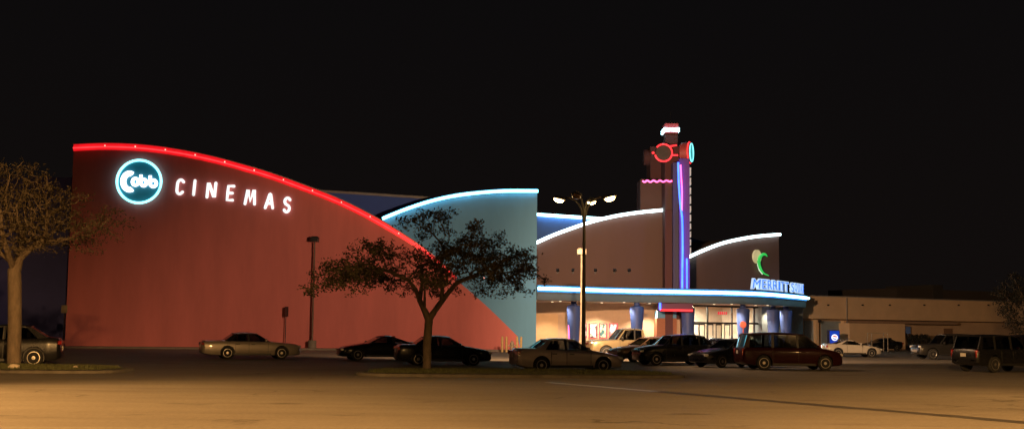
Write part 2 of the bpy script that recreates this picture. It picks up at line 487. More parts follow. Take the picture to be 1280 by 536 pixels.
for kk in range(14):
    uu = 2.3 + kk * 2.28
    zz = np.interp(uu, us, [p[1] for p in band_lo]); ff = np.interp(uu, us, nf)
    joints = MB(); joints.box(PR.P(uu, zz + hh * ff * .5, .2), (.07, .06, .16))
    joints.build('neon_joint', N_SPARK, bo)

# teal wall behind it
PT = Plane(PR.P(0, 0, -0.605), PR.P(PR.len, 0, -0.605))
ttop = sm2([(440, 293), (478, 276), (505, 265), (535, 255), (565, 248), (595, 244), (630, 241.5), (671.5, 241.5)], 5)
tw = [PT.uz(x, y) for x, y in ttop]
ur = PT.uz(671, 300)[0]
poly = [(tw[0][0], 0)] + tw[:-1] + [(ur, tw[-1][1]), (ur, 0)]
m_ = MB(); m_.prism([PT.P(u, z, 0) for u, z in poly], [PT.P(u, z, -1.5) for u, z in poly])
m_.build('teal_wall', TEAL, cin)
tr = MB(); tr.tube([PT.P(u, z + .16, .16) for u, z in tw if u > PT.uz(476, 276)[0]] + [PT.P(ur + .05, tw[-1][1] + .16, .16)], 0.13, 8)
cp = MB()
for i in range(len(tw) - 1):
    (u0, z0), (u1, z1) = tw[i], tw[i + 1]
    if u0 < PT.uz(474, 276)[0]: continue
    u1 = min(u1, ur)
    cp.prism([PT.P(u0, z0 + .003, .05), PT.P(u1, z1 + .003, .05), PT.P(u1, z1 + .34, .05), PT.P(u0, z0 + .34, .05)],
             [PT.P(u0, z0 + .003, -.4), PT.P(u1, z1 + .003, -.4), PT.P(u1, z1 + .34, -.4), PT.P(u0, z0 + .34, -.4)])
o = cp.build('coping', FASCIA, cin); tr.build('neon_tube', N_CYAN, o, smooth=True)

# rear volumes
def block(name, A, B, zt, depth, m, zA=None, zB=None):
    p = Plane(A, B); s = MB()
    q = [(0, 0), (p.len, 0), (p.len, zB if zB else zt), (0, zA if zA else zt)]
    s.prism([p.P(u, z) for u, z in q], [p.P(u, z, -depth) for u, z in q])
    o = s.build(name, m, cin); return o, p
D0 = 99.6
zA = at(420, 241.5, D0).z; zB = at(530, 248.5, D0).z
A, B = gx(330, D0), gx(640, D0)
sl = (zB - zA) / (at(530, 248.5, D0).x - at(420, 241.5, D0).x)
z0 = zA + sl * (A.x - at(420, 241.5, D0).x); z1 = zA + sl * (B.x - at(420, 241.5, D0).x)
o, p_ = block('rear_wall', A, B, 10, 25, VIOLET, z0, z1)
c_ = MB(); c_.prism([p_.P(0, z0 + .003, .06), p_.P(p_.len, z1 + .003, .06), p_.P(p_.len, z1 + .2, .06), p_.P(0, z0 + .2, .06)],
                    [p_.P(0, z0 + .003, -.3), p_.P(p_.len, z1 + .003, -.3), p_.P(p_.len, z1 + .2, -.3), p_.P(0, z0 + .2, -.3)])
c_.build('coping', COPING, o)
# dark blue wing left of the red wall
block('side_wing', PR.P(-34, 0, -6), PR.P(0.75, 0, -6), at(40, 222, 98).z, 18, NAVY)
# blue upper wall with aqua neon between teal wall and mauve wall
Dn = 112
z0 = at(671, 270, Dn).z; z1 = at(745, 275, Dn).z
A, B = gx(640, Dn), gx(800, Dn)
o, p_ = block('upper_blue_wall', A, B, z0, 14, BLUEP, z0 + (z0 - z1) * .4, z1 - (z0 - z1) * .75)
t_ = MB(); t_.tube([at(671, 268, Dn - .3), at(700, 270, Dn - .3), at(770, 274.5, Dn - .3)], 0.14, 8); t_.build('neon_tube', N_AQUA, o, smooth=True)

# mauve walls with white neon crest
def crest(name, P_, pts, px_end, wallmat, neonmat, zlow, depth, r=.14):
    tp = sm2(pts, 6); w_ = [P_.uz(x, y) for x, y in tp]
    poly = [(w_[0][0], zlow)] + w_ + [(w_[-1][0], zlow)]
    s = MB(); s.prism([P_.P(u, z, 0) for u, z in poly], [P_.P(u, z, -depth) for u, z in poly])
    o = s.build(name, wallmat, cin)
    c = MB()
    for i in range(len(w_) - 1):
        (u0, z0), (u1, z1) = w_[i], w_[i + 1]
        c.prism([P_.P(u0, z0 + .003, .05), P_.P(u1, z1 + .003, .05), P_.P(u1, z1 + .3, .05), P_.P(u0, z0 + .3, .05)],
                [P_.P(u0, z0 + .003, -.4), P_.P(u1, z1 + .003, -.4), P_.P(u1, z1 + .3, -.4), P_.P(u0, z0 + .3, -.4)])
    co = c.build('coping', COPING, cin)
    t = MB(); t.tube([P_.P(u, z + .15, .17) for u, z in w_], r, 8); t.build('neon_tube', neonmat, co, smooth=True)
    return o, w_
PL = Plane(gx(655, 105), gx(832, 107.4))
crest('mauve_wall', PL, [(655, 313), (671, 305), (690, 296.5), (710, 289), (740, 279), (770, 272), (800, 267.5), (831, 264.5)], 831, MAUVE, N_WHITE, 0, 7)
PM = Plane(gx(850, 107), gx(974, 115))
crest('mauve_gable_wall', PM, [(852, 327), (862, 322), (880, 314), (905, 305), (940, 298), (973.5, 295)], 974, MAUVE, N_WHITE, 4.2, 12)
b2, p2 = block('rear_blue_wall', gx(840, 122), gx(905, 122), at(862, 299, 122).z, 8, BLUEP, at(862, 297, 122).z + .6, at(905, 306, 122).z - .3)

# canopy
NZ = 5.04
def canx(px, y):
    d = ray(px, y); k = (NZ - EYE) / d.z; return Vector((d.x * k, d.y * k, 0))
cpts = [canx(x, y) for x, y in ((671, 360.2), (715, 361.5), (760, 363), (810, 364.2), (860, 365), (892, 365.6), (918, 366.2), (944, 367.1), (960, 368), (975, 369.2), (990, 370.6), (1000, 371.6), (1007.5, 372.6))]
CAN = smooth_pts(cpts, 6)
back = [CAN[-1] + Vector((0, 5, 0)), Vector((8, 124, 0)), Vector((CAN[0].x, 112, 0))]
back[1] = Vector((CAN[0].x + 12, CAN[-1].y + 5, 0))
ZB, ZT = 4.12, 5.36
outl = CAN + back
s = MB(); s.prism([Vector((p.x, p.y, ZT)) for p in outl], [Vector((p.x, p.y, ZB)) for p in outl])
can = s.build('canopy', [GREYGREEN], cin)
f_ = MB(); tb = MB(); sof = MB()
def offs(pts, d):
    out = []
    for i, p in enumerate(pts):
        t = (pts[min(i + 1, len(pts) - 1)] - pts[max(i - 1, 0)]).normalized(); n = Vector((t.y, -t.x, 0)); out.append(p + n * d)
    return out
o1, o2 = offs(CAN, .003), offs(CAN, .10)
for i in range(len(CAN) - 1):
    z_ = lambda v, z: Vector((v.x, v.y, z))
    f_.prism([z_(o2[i], NZ - .28), z_(o2[i + 1], NZ - .28), z_(o2[i + 1], NZ + .26), z_(o2[i], NZ + .26)],
             [z_(o1[i], NZ - .28), z_(o1[i + 1], NZ - .28), z_(o1[i + 1], NZ + .26), z_(o1[i], NZ + .26)])
fo = f_.build('fascia_band', FASCIA, can, smooth=True)
tb.tube([Vector((p.x, p.y, NZ)) for p in offs(CAN, .24)], .125, 8); tb.build('neon_tube', N_AQUA, fo, smooth=True)
ins = offs(CAN, -.15)
so = [Vector((p.x, p.y, ZB - .004)) for p in ins] + [Vector((p.x, p.y, ZB - .004)) for p in back]
sof.add(so, [list(range(len(so)))]); sof.build('soffit', SOFFIT, can)
DL = glow('downlight_glow', (1.0, 0.80, 0.55), 3.0)
for (px, D, pw) in ((690, 103, 110), (752, 104.3, 260), (812, 105.3, 260), (845, 103.2, 60), (893, 106, 120), (915, 105, 120), (945, 108.5, 80), (968, 113, 80), (700, 100.5, 60), (780, 102, 70), (960, 108, 60)):
    p = gx(px, D); l = MB(); l.lathe([(.07, ZB - .03), (.10, ZB - .03), (.10, ZB - .006), (.07, ZB - .006)], (p.x, p.y, 0), sides=14)
    lo = l.build('downlight', DL, can)
    spot('downlight_lamp', (p.x, p.y, ZB - .1), (p.x, p.y, 0), pw * 9.5, (1.0, .78, .50), 120, .6, .12, can)
# canopy columns: blue, narrowing towards the ground
for i, (px, D, r0) in enumerate(((717, 101, .60), (796, 102.4, .60), (860, 104.2, .62), (929, 106, .60), (967, 110.4, .60), (983, 113, .60))):
    p = gx(px, D); c = MB()
    c.lathe([(.40, .12), (.42, .5), (r0, 3.62), (r0 * .93, 3.74), (r0 * .5, 3.82), (.24, 3.9), (.24, ZB - .01)], (p.x, p.y, 0), sides=24)
    co = c.build('column', COLBLUE, cin, smooth=30)
    if i == 3:
        e = MB(); e.lathe([(.06, 0), (.27, 0), (.30, .03), (.05, .05)], (p.x - .1, p.y - .62, 2.35), axis='Y', sides=16)
        e.box((p.x - .1, p.y - .58, 1.9), (.07, .05, .55))
        e.build('column_emblem', mat('emblem_red', (0.5, .10, .06), .5, emit=(1, .12, .06), estr=.12), co)
    if i == 0:
        n_ = MB(); n_.tube([at(711.5, 406, D - .2), at(711.5, 424, D - .2)], .09, 8); n_.build('neon_tube', N_PINK, co)

# storefront: framed glass with a lit lobby behind
PS = Plane(gx(862, 108.4), gx(952, 113.4))
fr = MB(); gl = MB()
W_ = PS.len
def pbar(mb, u0, u1, z0, z1, off=0.0, th=.12):
    mb.prism([PS.P(u0, z0, off), PS.P(u1, z0, off), PS.P(u1, z1, off), PS.P(u0, z1, off)], [PS.P(u0, z0, off - th), PS.P(u1, z0, off - th), PS.P(u1, z1, off - th), PS.P(u0, z1, off - th)])
mulls = [0.0, 1.55, 3.05, 4.55, 6.05, W_ - .1]
frame_main = MB()
pbar(frame_main, 0, W_, 3.95, 4.11); pbar(frame_main, 0, W_, 2.42, 2.58, .003)
for u in (0.0, PS.uz(884, 400)[0], PS.uz(914.5, 400)[0], PS.uz(942.5, 400)[0], W_ - .12): pbar(frame_main, u, u + .14, .125, 3.95, .006)
sf = frame_main.build('storefront_frame', BLACK, cin)
gq = MB(); gq.quad(PS.P(0, .13, -.06), PS.P(W_, .13, -.06), PS.P(W_, 4.0, -.06), PS.P(0, 4.0, -.06)); gq.build('pane', GLASS, sf)
for px in (866.5, 873.5, 884, 894.5, 905):
    d = MB(); u = PS.uz(px, 410)[0]; wd = .72
    for (a_, b_, c_, e_) in ((u, u + .08, .13, 2.41), (u + wd - .08, u + wd, .13, 2.41), (u + .08, u + wd - .08, .13, .35), (u + .08, u + wd - .08, 2.3, 2.41)): pbar(d, a_, b_, c_, e_, .05, .05)
    do = d.build('entrance_door', BLACK, cin)
    h = MB(); h.tube([PS.P(u + wd - .16, .95, .12), PS.P(u + wd - .16, 1.35, .12)], .02, 6); h.build('handle', mat('brushed_steel', (.6, .6, .6), .35, 1.0), do)
# lobby interior shell
lb = MB(); dpt = 5.6
CREAM = mat('lobby_cream', (0.68, .60, .48), .8, var=.05)
lb.quad(PS.P(-.5, .13, -dpt), PS.P(W_ + .3, .13, -dpt), PS.P(W_ + .3, 4.1, -dpt), PS.P(-.5, 4.1, -dpt))
lb.quad(PS.P(-.5, .13, -.2), PS.P(-.5, .13, -dpt), PS.P(-.5, 4.1, -dpt), PS.P(-.5, 4.1, -.2))
lb.quad(PS.P(W_ + .3, .13, -.2), PS.P(W_ + .3, .13, -dpt), PS.P(W_ + .3, 4.1, -dpt), PS.P(W_ + .3, 4.1, -.2))
lb.quad(PS.P(-.5, .14, -.2), PS.P(W_ + .3, .14, -.2), PS.P(W_ + .3, .14, -dpt), PS.P(-.5, .14, -dpt), 1)
lob = lb.build('lobby', [CREAM, WOOD], cin)
for u in (1.2, 3.4):
    for off in (-1.8, -4.2):
        lp = MB(); lp.quad(PS.P(u - .6, 4.05, off - .4), PS.P(u + .6, 4.05, off - .4), PS.P(u + .6, 4.05, off + .4), PS.P(u - .6, 4.05, off + .4)); lp.build('ceiling_light', glow('lobby_light', (1.0, .86, .66), 280.0), lob)
# concession counter + coloured boards seen through the glass
cb = MB(); cb.box(PS.P(2.2, .65, -4.6), (3.4, .8, 1.05), math.atan2(PS.t.y, PS.t.x)); cb.build('counter', WOOD, lob)
rs = MB()
for k in range(5): rs.box(PS.P(3.95 + k * .24, 3.42, -.4), (.16, .03, .26), math.atan2(PS.t.y, PS.t.x))
rs.build('lit_sign', glow('lobby_red', (1, .02, .06), .7), lob)
for uu, cc in ((.4, (.55, .2, .15)), (1.35, (.30, .22, .4))):
    kb = MB(); kb.box(PS.P(uu, .85, -1.3), (.5, .5, 1.4), math.atan2(PS.t.y, PS.t.x)); kb.build('ticket_kiosk', mat('kiosk_%d' % int(uu * 10), cc, .5), lob)
# side wall right of the storefront and ticket panel left of it
sw = MB(); p0, p1 = gx(952.5, 112.9), gx(1004, 118)
q = Plane(p0, p1); sw.prism([q.P(0, .12), q.P(q.len, .12), q.P(q.len, ZB - .01), q.P(0, ZB - .01)], [q.P(0, .12, -1), q.P(q.len, .12, -1), q.P(q.len, ZB - .01, -1), q.P(0, ZB - .01, -1)])
sw.build('entrance_side_wall', mat('greyblue_render', (.26, .30, .32), .8, var=.1), cin)
DW = 105.0
def pxbox(mb, x0, x1, y0, y1, D, depth, mi=0):
    "box whose front stands at distance D over the given image window"
    a, b, c, d = at(x0, y1, D), at(x1, y1, D), at(x1, y0, D), at(x0, y0, D)
    zt, zb = (c.z + d.z) / 2, (a.z + b.z) / 2; xa, xb = (a.x + d.x) / 2, (b.x + c.x) / 2
    s_ = [Vector((xa, D, zb)), Vector((xb, D, zb)), Vector((xb, D, zt)), Vector((xa, D, zt))]
    mb.prism(s_, [v + Vector((0, depth, 0)) for v in s_], mi)
w1 = MB(); pxbox(w1, 821, 846, 397.5, 438, DW, 2.0); w1.build('ticket_booth', WOOD, cin)
w1 = MB(); pxbox(w1, 821.5, 845.5, 388, 397.4, DW + .05, 1.9); w1.build('booth_header', TEAL, cin)
w1 = MB(); pxbox(w1, 846.2, 850.5, 399, 438, DW - .1, .3); w1.build('booth_post', TAN, cin)
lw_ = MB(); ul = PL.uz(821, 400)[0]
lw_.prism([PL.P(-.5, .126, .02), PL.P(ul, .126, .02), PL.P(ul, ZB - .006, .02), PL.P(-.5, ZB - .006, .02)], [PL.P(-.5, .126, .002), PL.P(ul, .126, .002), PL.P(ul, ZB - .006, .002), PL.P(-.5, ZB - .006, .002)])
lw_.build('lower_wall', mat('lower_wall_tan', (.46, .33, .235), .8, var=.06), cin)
pn = MB(); pn.prism([PL.P(.4, .13, .06), PL.P(3.0, .13, .06), PL.P(3.0, 3.1, .06), PL.P(.4, 3.1, .06)], [PL.P(.4, .13, .022), PL.P(3.0, .13, .022), PL.P(3.0, 3.1, .022), PL.P(.4, 3.1, .022)])
pn.build('service_door', mat('service_door_tan', (.55, .36, .20), .6, var=.06), cin)

# floodlights standing on the canopy roof
fl0 = None
for i, (px, lab) in enumerate(((697, 'nearest the teal wall'), (716, 'second from the teal wall'), (744, 'just right of the tall lamp post'), (768, 'second from the tower'), (786, 'nearest the tower'))):
    u, z = PL.uz(px, 337.5); p = PL.P(u, z - .3, 0)
    if fl0 is None:
        t = thing('wall_floodlight', '', 'floodlight', p)
        s = MB(); s.box(p + Vector((0, -.34, .30)), (.26, .14, .22), M=Matrix.Rotation(R(-35), 3, 'X')); s.build('lamp_head', DARKMET, t, bevel=.02)
        s = MB(); s.tube([p + Vector((0, .03, .1)), p + Vector((0, -.3, .22))], .025, 6); s.box(p + Vector((0, .0, .1)), (.16, .04, .16)); s.build('bracket', DARKMET, t)
        fl0 = t
    else:
        t = copy_tree(fl0); t.location = p
    tag(t, 'small dark floodlight on mauve wall above canopy, ' + lab, 'floodlight', 'floodlights above the canopy')

# poster cases on the mauve wall under the canopy
def poster_mat(i):
    m = bpy.data.materials.new('poster_%d' % i); m.use_nodes = True; nt = m.node_tree; b = nt.nodes['Principled BSDF']
    n = nt.nodes.new('ShaderNodeTexNoise'); n.inputs['Scale'].default_value = 2.2; n.inputs['Detail'].default_value = 3
    mp = nt.nodes.new('ShaderNodeMapping'); mp.inputs['Location'].default_value = (i * 7.3, i * 2.1, i)
    tc = nt.nodes.new('ShaderNodeTexCoord'); nt.links.new(tc.outputs['Object'], mp.inputs[0]); nt.links.new(mp.outputs[0], n.inputs['Vector'])
    r = nt.nodes.new('ShaderNodeValToRGB'); r.color_ramp.interpolation = 'EASE'
    cols = [((.01, .02, .03), (.8, .75, .7)), ((.01, .03, .04), (.85, .78, .7)), ((.02, .09, .11), (.6, .5, .34)), ((.45, .15, .2), (.95, .75, .8))][i]
    r.color_ramp.elements[0].position = .47; r.color_ramp.elements[1].position = .57
    r.color_ramp.elements[0].color = (*cols[0], 1); r.color_ramp.elements[1].color = (*cols[1], 1)
    nt.links.new(n.outputs['Fac'], r.inputs[0]); nt.links.new(r.outputs[0], b.inputs['Base Color']); nt.links.new(r.outputs[0], b.inputs['Emission Color'])
    b.inputs['Emission Strength'].default_value = .42; return m
plabs = ('backlit film poster half hidden behind the tall lamp post', 'backlit film poster with dark blotches just right of the lamp post', 'backlit film poster in teal and cream above the pickup windscreen', 'palest pinkish backlit film poster above the pickup cab')
for i, (x0, x1) in enumerate(((726, 733.5), (737, 746.5), (749, 758.5), (761.5, 771.5))):
    u0, z1 = PL.uz(x0, 404, .1); u1, _ = PL.uz(x1, 404, .1); z0 = 1.05
    t = thing('poster_case', plabs[i], 'poster', PL.P((u0 + u1) / 2, z0, .0), group='poster cases under the canopy')
    s = MB(); s.prism([PL.P(u0, z0, .1), PL.P(u1, z0, .1), PL.P(u1, z1, .1), PL.P(u0, z1, .1)], [PL.P(u0, z0, .004), PL.P(u1, z0, .004), PL.P(u1, z1, .004), PL.P(u0, z1, .004)])
    s.build('case', DARKMET, t)
    s = MB(); s.quad(PL.P(u0 + .06, z0 + .06, .105), PL.P(u1 - .06, z0 + .06, .105), PL.P(u1 - .06, z1 - .06, .105), PL.P(u0 + .06, z1 - .06, .105)); s.build('poster_sheet', poster_mat(i), t)
    s = MB(); s.tube([PL.P(u0, z0, .14), PL.P(u1, z0, .14), PL.P(u1, z1, .14), PL.P(u0, z1, .14)], .03, 6, closed=True); s.build('neon_frame', glow('neon_rose', (1, .05, .12), 1.6), t)

# ------------------------------------------------------------------ tower
TW = thing('tower', 'tall stepped cinema tower with neon rings, purple fin and lit cap', 'tower', gx(838, 104))
def tbox(name, x0, x1, y0, y1, D, depth, m, parent=None, zmin=None):
    s = MB(); pxbox(s, x0, x1, y0, y1, D, depth)
    if zmin is not None: s.v = [(v[0], v[1], max(v[2], zmin) if v[2] < zmin + 3 else v[2]) for v in s.v]
    return s.build(name, m, parent or TW)
shaft = tbox('shaft', 831.5, 849, 183.2, 438, 105.4, 4.2, MAROON)
tbox('upper_shaft', 813, 831.3, 183.2, 285, 108.3, 3.0, MAROON)
tbox('shoulder', 800.5, 831.2, 224, 290, 107.85, 0.42, mat('shoulder_brown', (.10, .058, .055), .8, var=.1))
tbox('shoulder_pier', 831.5, 841, 262.2, 438, 104.9, .48, mat('pier_plum', (.10, .04, .05), .8, var=.1))
tbox('shoulder_return', 800.5, 812.6, 224, 290, 108.3, 3.0, MAROON)
tbox('shoulder_head', 831.5, 841.2, 224, 262, 104.9, .48, mat('shoulder_brown', (.10, .058, .055)))
neck = tbox('neck', 831.5, 847, 165.5, 183, 105.9, 1.1, MAROON)
cap = tbox('cap', 831, 848, 154.5, 166, 105.6, 1.5, mat('cap_red', (.55, .08, .10), .5))
s = MB(); c0 = at(830.6, 162.2, 105.4); c1 = at(848.4, 162.2, 105.4)
for dz in (-.10, .10):
    s.tube([(c0.x, 107.2, c0.z + dz), (c0.x, 105.4, c0.z + dz), (c1.x, 105.4, c1.z + dz), (c1.x, 107.2, c1.z + dz)], .10, 8)
s.build('neon_band', N_AQUA, cap)
s = MB(); s.tube([at(838.5, 154.6, 106.3), at(838.5, 138, 106.3)], [.03, .012], 6); s.build('antenna', DARKMET, cap)
# front drum with red ring
c = at(829, 191.5, 105.0)
dr = MB(); dr.lathe([(.05, .35), (.72, .35), (.78, .28), (.78, -.12), (.70, -.16), (.66, -.10), (.05, -.10)], (c.x, c.y, c.z), axis='Y', sides=32); d_ = dr.build('clock_drum', mat('drum_dark', (.05, .05, .05), .5, var=.2), TW, smooth=30)
s = MB(); s.tube([(c.x + .76 * math.cos(a), c.y - .22, c.z + .76 * math.sin(a)) for a in np.linspace(R(-165), R(140), 40)], .075, 8)
s.tube([at(837, 183, 104.7), at(846, 181.5, 104.7)], .075, 8); s.tube([at(840, 194, 104.7), at(847.5, 194, 104.7)], .075, 8)
s.tube([at(815.2, 191.6, 104.7), at(817.6, 190.6, 104.7)], .10, 8); s.build('neon_ring', N_RED, d_, smooth=True)
# left drum seen from the side, right drum with lit face
c = at(808.5, 197, 109.2)
s = MB(); s.lathe([(.05, -.3), (.70, -.3), (.74, -.22), (.74, .33), (.05, .33)], (c.x, c.y, c.z), axis='X', sides=28); s.build('side_drum', MAROON, TW, smooth=30)
c = at(858, 191, 104.6); MR = Matrix.Rotation(R(-21), 3, 'Z')
s = MB(); s.lathe([(.05, -.45), (.84, -.45), (.90, -.38), (.90, .36), (.82, .42), (.05, .42)], (c.x, c.y, c.z), axis='X', sides=32, M=MR); d2 = s.build('lit_drum', mat('drum_red', (.45, .08, .09), .5, var=.1), TW, smooth=30)
s = MB(); s.lathe([(.05, .425), (.62, .425), (.62, .44), (.05, .44)], (c.x, c.y, c.z), axis='X', sides=32, M=MR); s.build('drum_face', glow('drum_face_aqua', (.06, .5, .52), .5), d2)
s = MB(); s.tube([MR @ Vector((.47, .72 * math.cos(a), .80 * math.sin(a))) + c for a in np.linspace(0, 6.283, 33)[:-1]], .045, 8, closed=True); s.build('neon_ring', glow('ring_aqua', (.2, .9, .95), 1.8), d2)
s = MB(); s.tube([MR @ Vector((.30, .93 * math.cos(a), .93 * math.sin(a))) + c for a in np.linspace(0, 6.283, 33)[:-1]], .05, 8, closed=True); s.build('neon_ring', N_RED, d2)
# purple fin
fin = tbox('fin', 849.3, 862, 198, 366, 103.6, 3.2, FIN)
tbox('fin_recess', 841.3, 849.2, 203, 366, 104.2, 1.15, mat('recess_navy', (.05, .05, .13), .6))
def ntube(name, pts, D, r_, m, parent, n=5):
    s = MB(); s.tube(smooth_pts([at(x, y, D) for x, y in pts], n), r_, 8); return s.build(name, m, parent, smooth=True)
ntube('neon_tube', [(847.8, 203), (848.6, 230), (850.5, 255), (852.8, 275), (853.3, 310), (853, 335), (852.8, 361)], 103.3, .085, N_BLUE, fin)
ntube('neon_tube', [(850.8, 206), (851.6, 222), (852.6, 240), (852.4, 263)], 103.32, .06, N_PINK, fin)
ntube('neon_tube', [(858.6, 323), (858.8, 361)], 103.3, .07, N_BLUE, fin)
ntube('neon_tube', [(803, 226), (806, 227.6), (809, 225.6), (813, 227.6), (817, 225.6), (821, 227.4), (825, 225.6), (829, 227.3), (833, 225.6), (837, 227), (840, 226)], 104.8, .075, N_PINK, shaft)
for k, (ya, yb) in enumerate(((209, 219), (222, 231), (234, 242), (245, 254), (257, 265), (268, 276), (279, 286), (289, 296), (299, 306), (309, 317))):
    s = MB(); a_ = at(863.2, ya, 103.9); b_ = at(863.2, yb, 103.9)
    s.box(((a_.x + b_.x) / 2, 104.6, (a_.z + b_.z) / 2), (.13, 1.1, a_.z - b_.z)); s.build('sign_blade', glow('blade_white', (1, .9, .85), .35), fin)
# tower foot below the canopy
ft = tbox('tower_foot', 824.5, 866, 376, 387.3, 103, 1.9, mat('foot_plum', (.12, .04, .12), .6))
ntube('neon_tube', [(825, 387.2), (845, 387.6), (866, 388)], 102.85, .085, N_RED, ft)
ntube('neon_tube', [(825, 377.5), (825, 387)], 102.85, .09, N_BLUE, ft)

# ------------------------------------------------------------------ lettering
def glyph(ch, bold=0.0, res=6):
    cu = bpy.data.curves.new('glyph', 'FONT'); cu.body = ch; cu.offset = bold; cu.resolution_u = res; cu.extrude = 0.5
    ob = bpy.data.objects.new('glyph', cu); sc.collection.objects.link(ob)
    dg = bpy.context.evaluated_depsgraph_get(); dg.update()
    me = bpy.data.meshes.new_from_object(ob.evaluated_get(dg))
    bpy.data.objects.remove(ob); bpy.data.curves.remove(cu)
    co = np.array([v.co[:] for v in me.vertices]); mn, mx = co.min(0), co.max(0)
    return me, mn, mx
def letter(ch, centre, t, n, wd, ht, dp, m, parent, bold=0.0, shear=0.0, name='letter'):
    me, mn, mx = glyph(ch, bold); up = Vector((0, 0, 1)); o = parent_origin(parent)
    for v in me.vertices:
        x = ((v.co.x - mn[0]) / (mx[0] - mn[0]) - .5) * wd; y = ((v.co.y - mn[1]) / (mx[1] - mn[1]) - .5) * ht; z = v.co.z * dp
        v.co = centre + t * (x + shear * y) + up * y + n * z - o
    me.name = name; me.materials.clear(); me.materials.append(m)
    ob = bpy.data.objects.new(name, me); sc.collection.objects.link(ob); ob.parent = parent
    return ob
sg = thing('cinema_lettering', 'white lit CINEMAS lettering across the red wall', 'sign', PR.px(292, 262))
def rarc(cx, cy, rx, ry, a0, a1, n=14): return [(cx + rx * math.cos(R(a)), cy + ry * math.sin(R(a))) for a in np.linspace(a0, a1, n)]
STROKES = {
 'C': [[(1, .86)] + rarc(.52, .72, .50, .28, 40, 180) + rarc(.52, .28, .50, .28, 180, 320) + [(1, .14)]],
 'I': [[(.5, 0), (.5, 1)]],
 'N': [[(0, 0), (0, 1), (.12, .98), (.88, .02), (1, 0), (1, 1)]],
 'E': [[(1, 1), (0, 1), (0, .5), (0, 0), (1, 0)], [(0, .5), (.85, .5)]],
 'M': [[(0, 0), (.14, 1), (.22, .98), (.5, .18), (.78, .98), (.86, 1), (1, 0)]],
 'A': [[(0, 0), (.44, .98), (.5, 1), (.56, .98), (1, 0)], [(.2, .32), (.8, .32)]],
 'S': [rarc(.5, .76, .46, .24, 25, 180) + rarc(.5, .26, .46, .24, 90, -155)[0:0] + [(.06, .70), (.22, .57), (.5, .5), (.78, .43), (.95, .30)] + rarc(.5, .24, .46, .24, 0, -155)],
}
for ch, x, y, wd in (('C', 225, 233.5, 11), ('I', 242.8, 234.5, 5), ('N', 264.2, 237.5, 13), ('E', 288, 241.3, 10.5), ('M', 313, 246, 15.5), ('A', 337, 251, 13), ('S', 358.8, 256, 11)):
    u0, z0 = PR.uz(x, y, .2); k = .0617; sw = 1.85 * k; w_ = max(0.001, (wd * k - 2 * sw)); h_ = 21.5 * k - 2 * sw
    mb = MB()
    for st in STROKES[ch]:
        P_ = [PR.P(u0 + (a - .5) * w_ + .07 * (b - .5) * h_, z0 + (b - .5) * h_, .16) for a, b in st]
        mb.tube(P_, sw, 10)
        for q in (P_[0], P_[-1]): mb.lathe([(.01, -sw * .98), (sw * .6, -sw * .8), (sw * .98, -sw * .2), (sw * .98, sw * .2), (sw * .6, sw * .8), (.01, sw * .98)], q, axis='Y', sides=12)
    mb.build('letter', LETTER, sg, smooth=60)
# round sign
lc = PR.uz(174, 227, .2)
sg2 = thing('round_sign', 'round backlit Cobb sign with cyan neon rim on the red wall', 'sign', PR.P(lc[0], lc[1] - 1.7, 0))
def disc(name, r, o0, o1, m, parent):
    s = MB(); n = 48
    fr_ = [PR.P(lc[0] + r * math.cos(2 * math.pi * k / n), lc[1] + r * math.sin(2 * math.pi * k / n), o1) for k in range(n)]
    bk = [PR.P(lc[0] + r * math.cos(2 * math.pi * k / n), lc[1] + r * math.sin(2 * math.pi * k / n), o0) for k in range(n)]
    s.prism(fr_, bk); return s.build(name, m, parent)
disc('can_body', 1.62, .004, .2, mat('sign_teal', (.04, .26, .36), .4, emit=(.0, .10, .16), estr=.35), sg2)
s = MB(); s.tube([PR.P(lc[0] + 1.66 * math.cos(2 * math.pi * k / 64), lc[1] + 1.66 * math.sin(2 * math.pi * k / 64), .26) for k in range(64)], .095, 8, closed=True)
s.build('neon_rim', glow('rim_cyan', (.30, .95, 1.0), 2.4), sg2, smooth=True)
SCR = glow('script_white', (.95, .93, 1.0), 2.2)
def stroke(pts, r_): 
    s = MB(); s.tube([PR.P(*PR.uz(x, y, .3), .32) for x, y in pts], r_, 8); return s.build('script_letter', SCR, sg2, smooth=True)
def arc(cx, cy, rx, ry, a0, a1, n=28): return [(cx + rx * math.cos(R(a)), cy - ry * math.sin(R(a))) for a in np.linspace(a0, a1, n)]
stroke(arc(162, 227, 9.3, 11.3, 62, 298), .14)
stroke(arc(162.3, 227, 5.6, 7.8, 75, 285), .07)
stroke(arc(169.3, 227.3, 3.7, 4.2, 0, 360), .125)
stroke([(176.2, 218.5), (176.2, 226), (176.4, 231)] + arc(179.6, 228.3, 3.6, 4.0, 200, 520), .125)
stroke([(187.8, 219.5), (187.8, 227), (188, 232)] + arc(191.6, 229.3, 3.8, 4.1, 200, 520), .125)

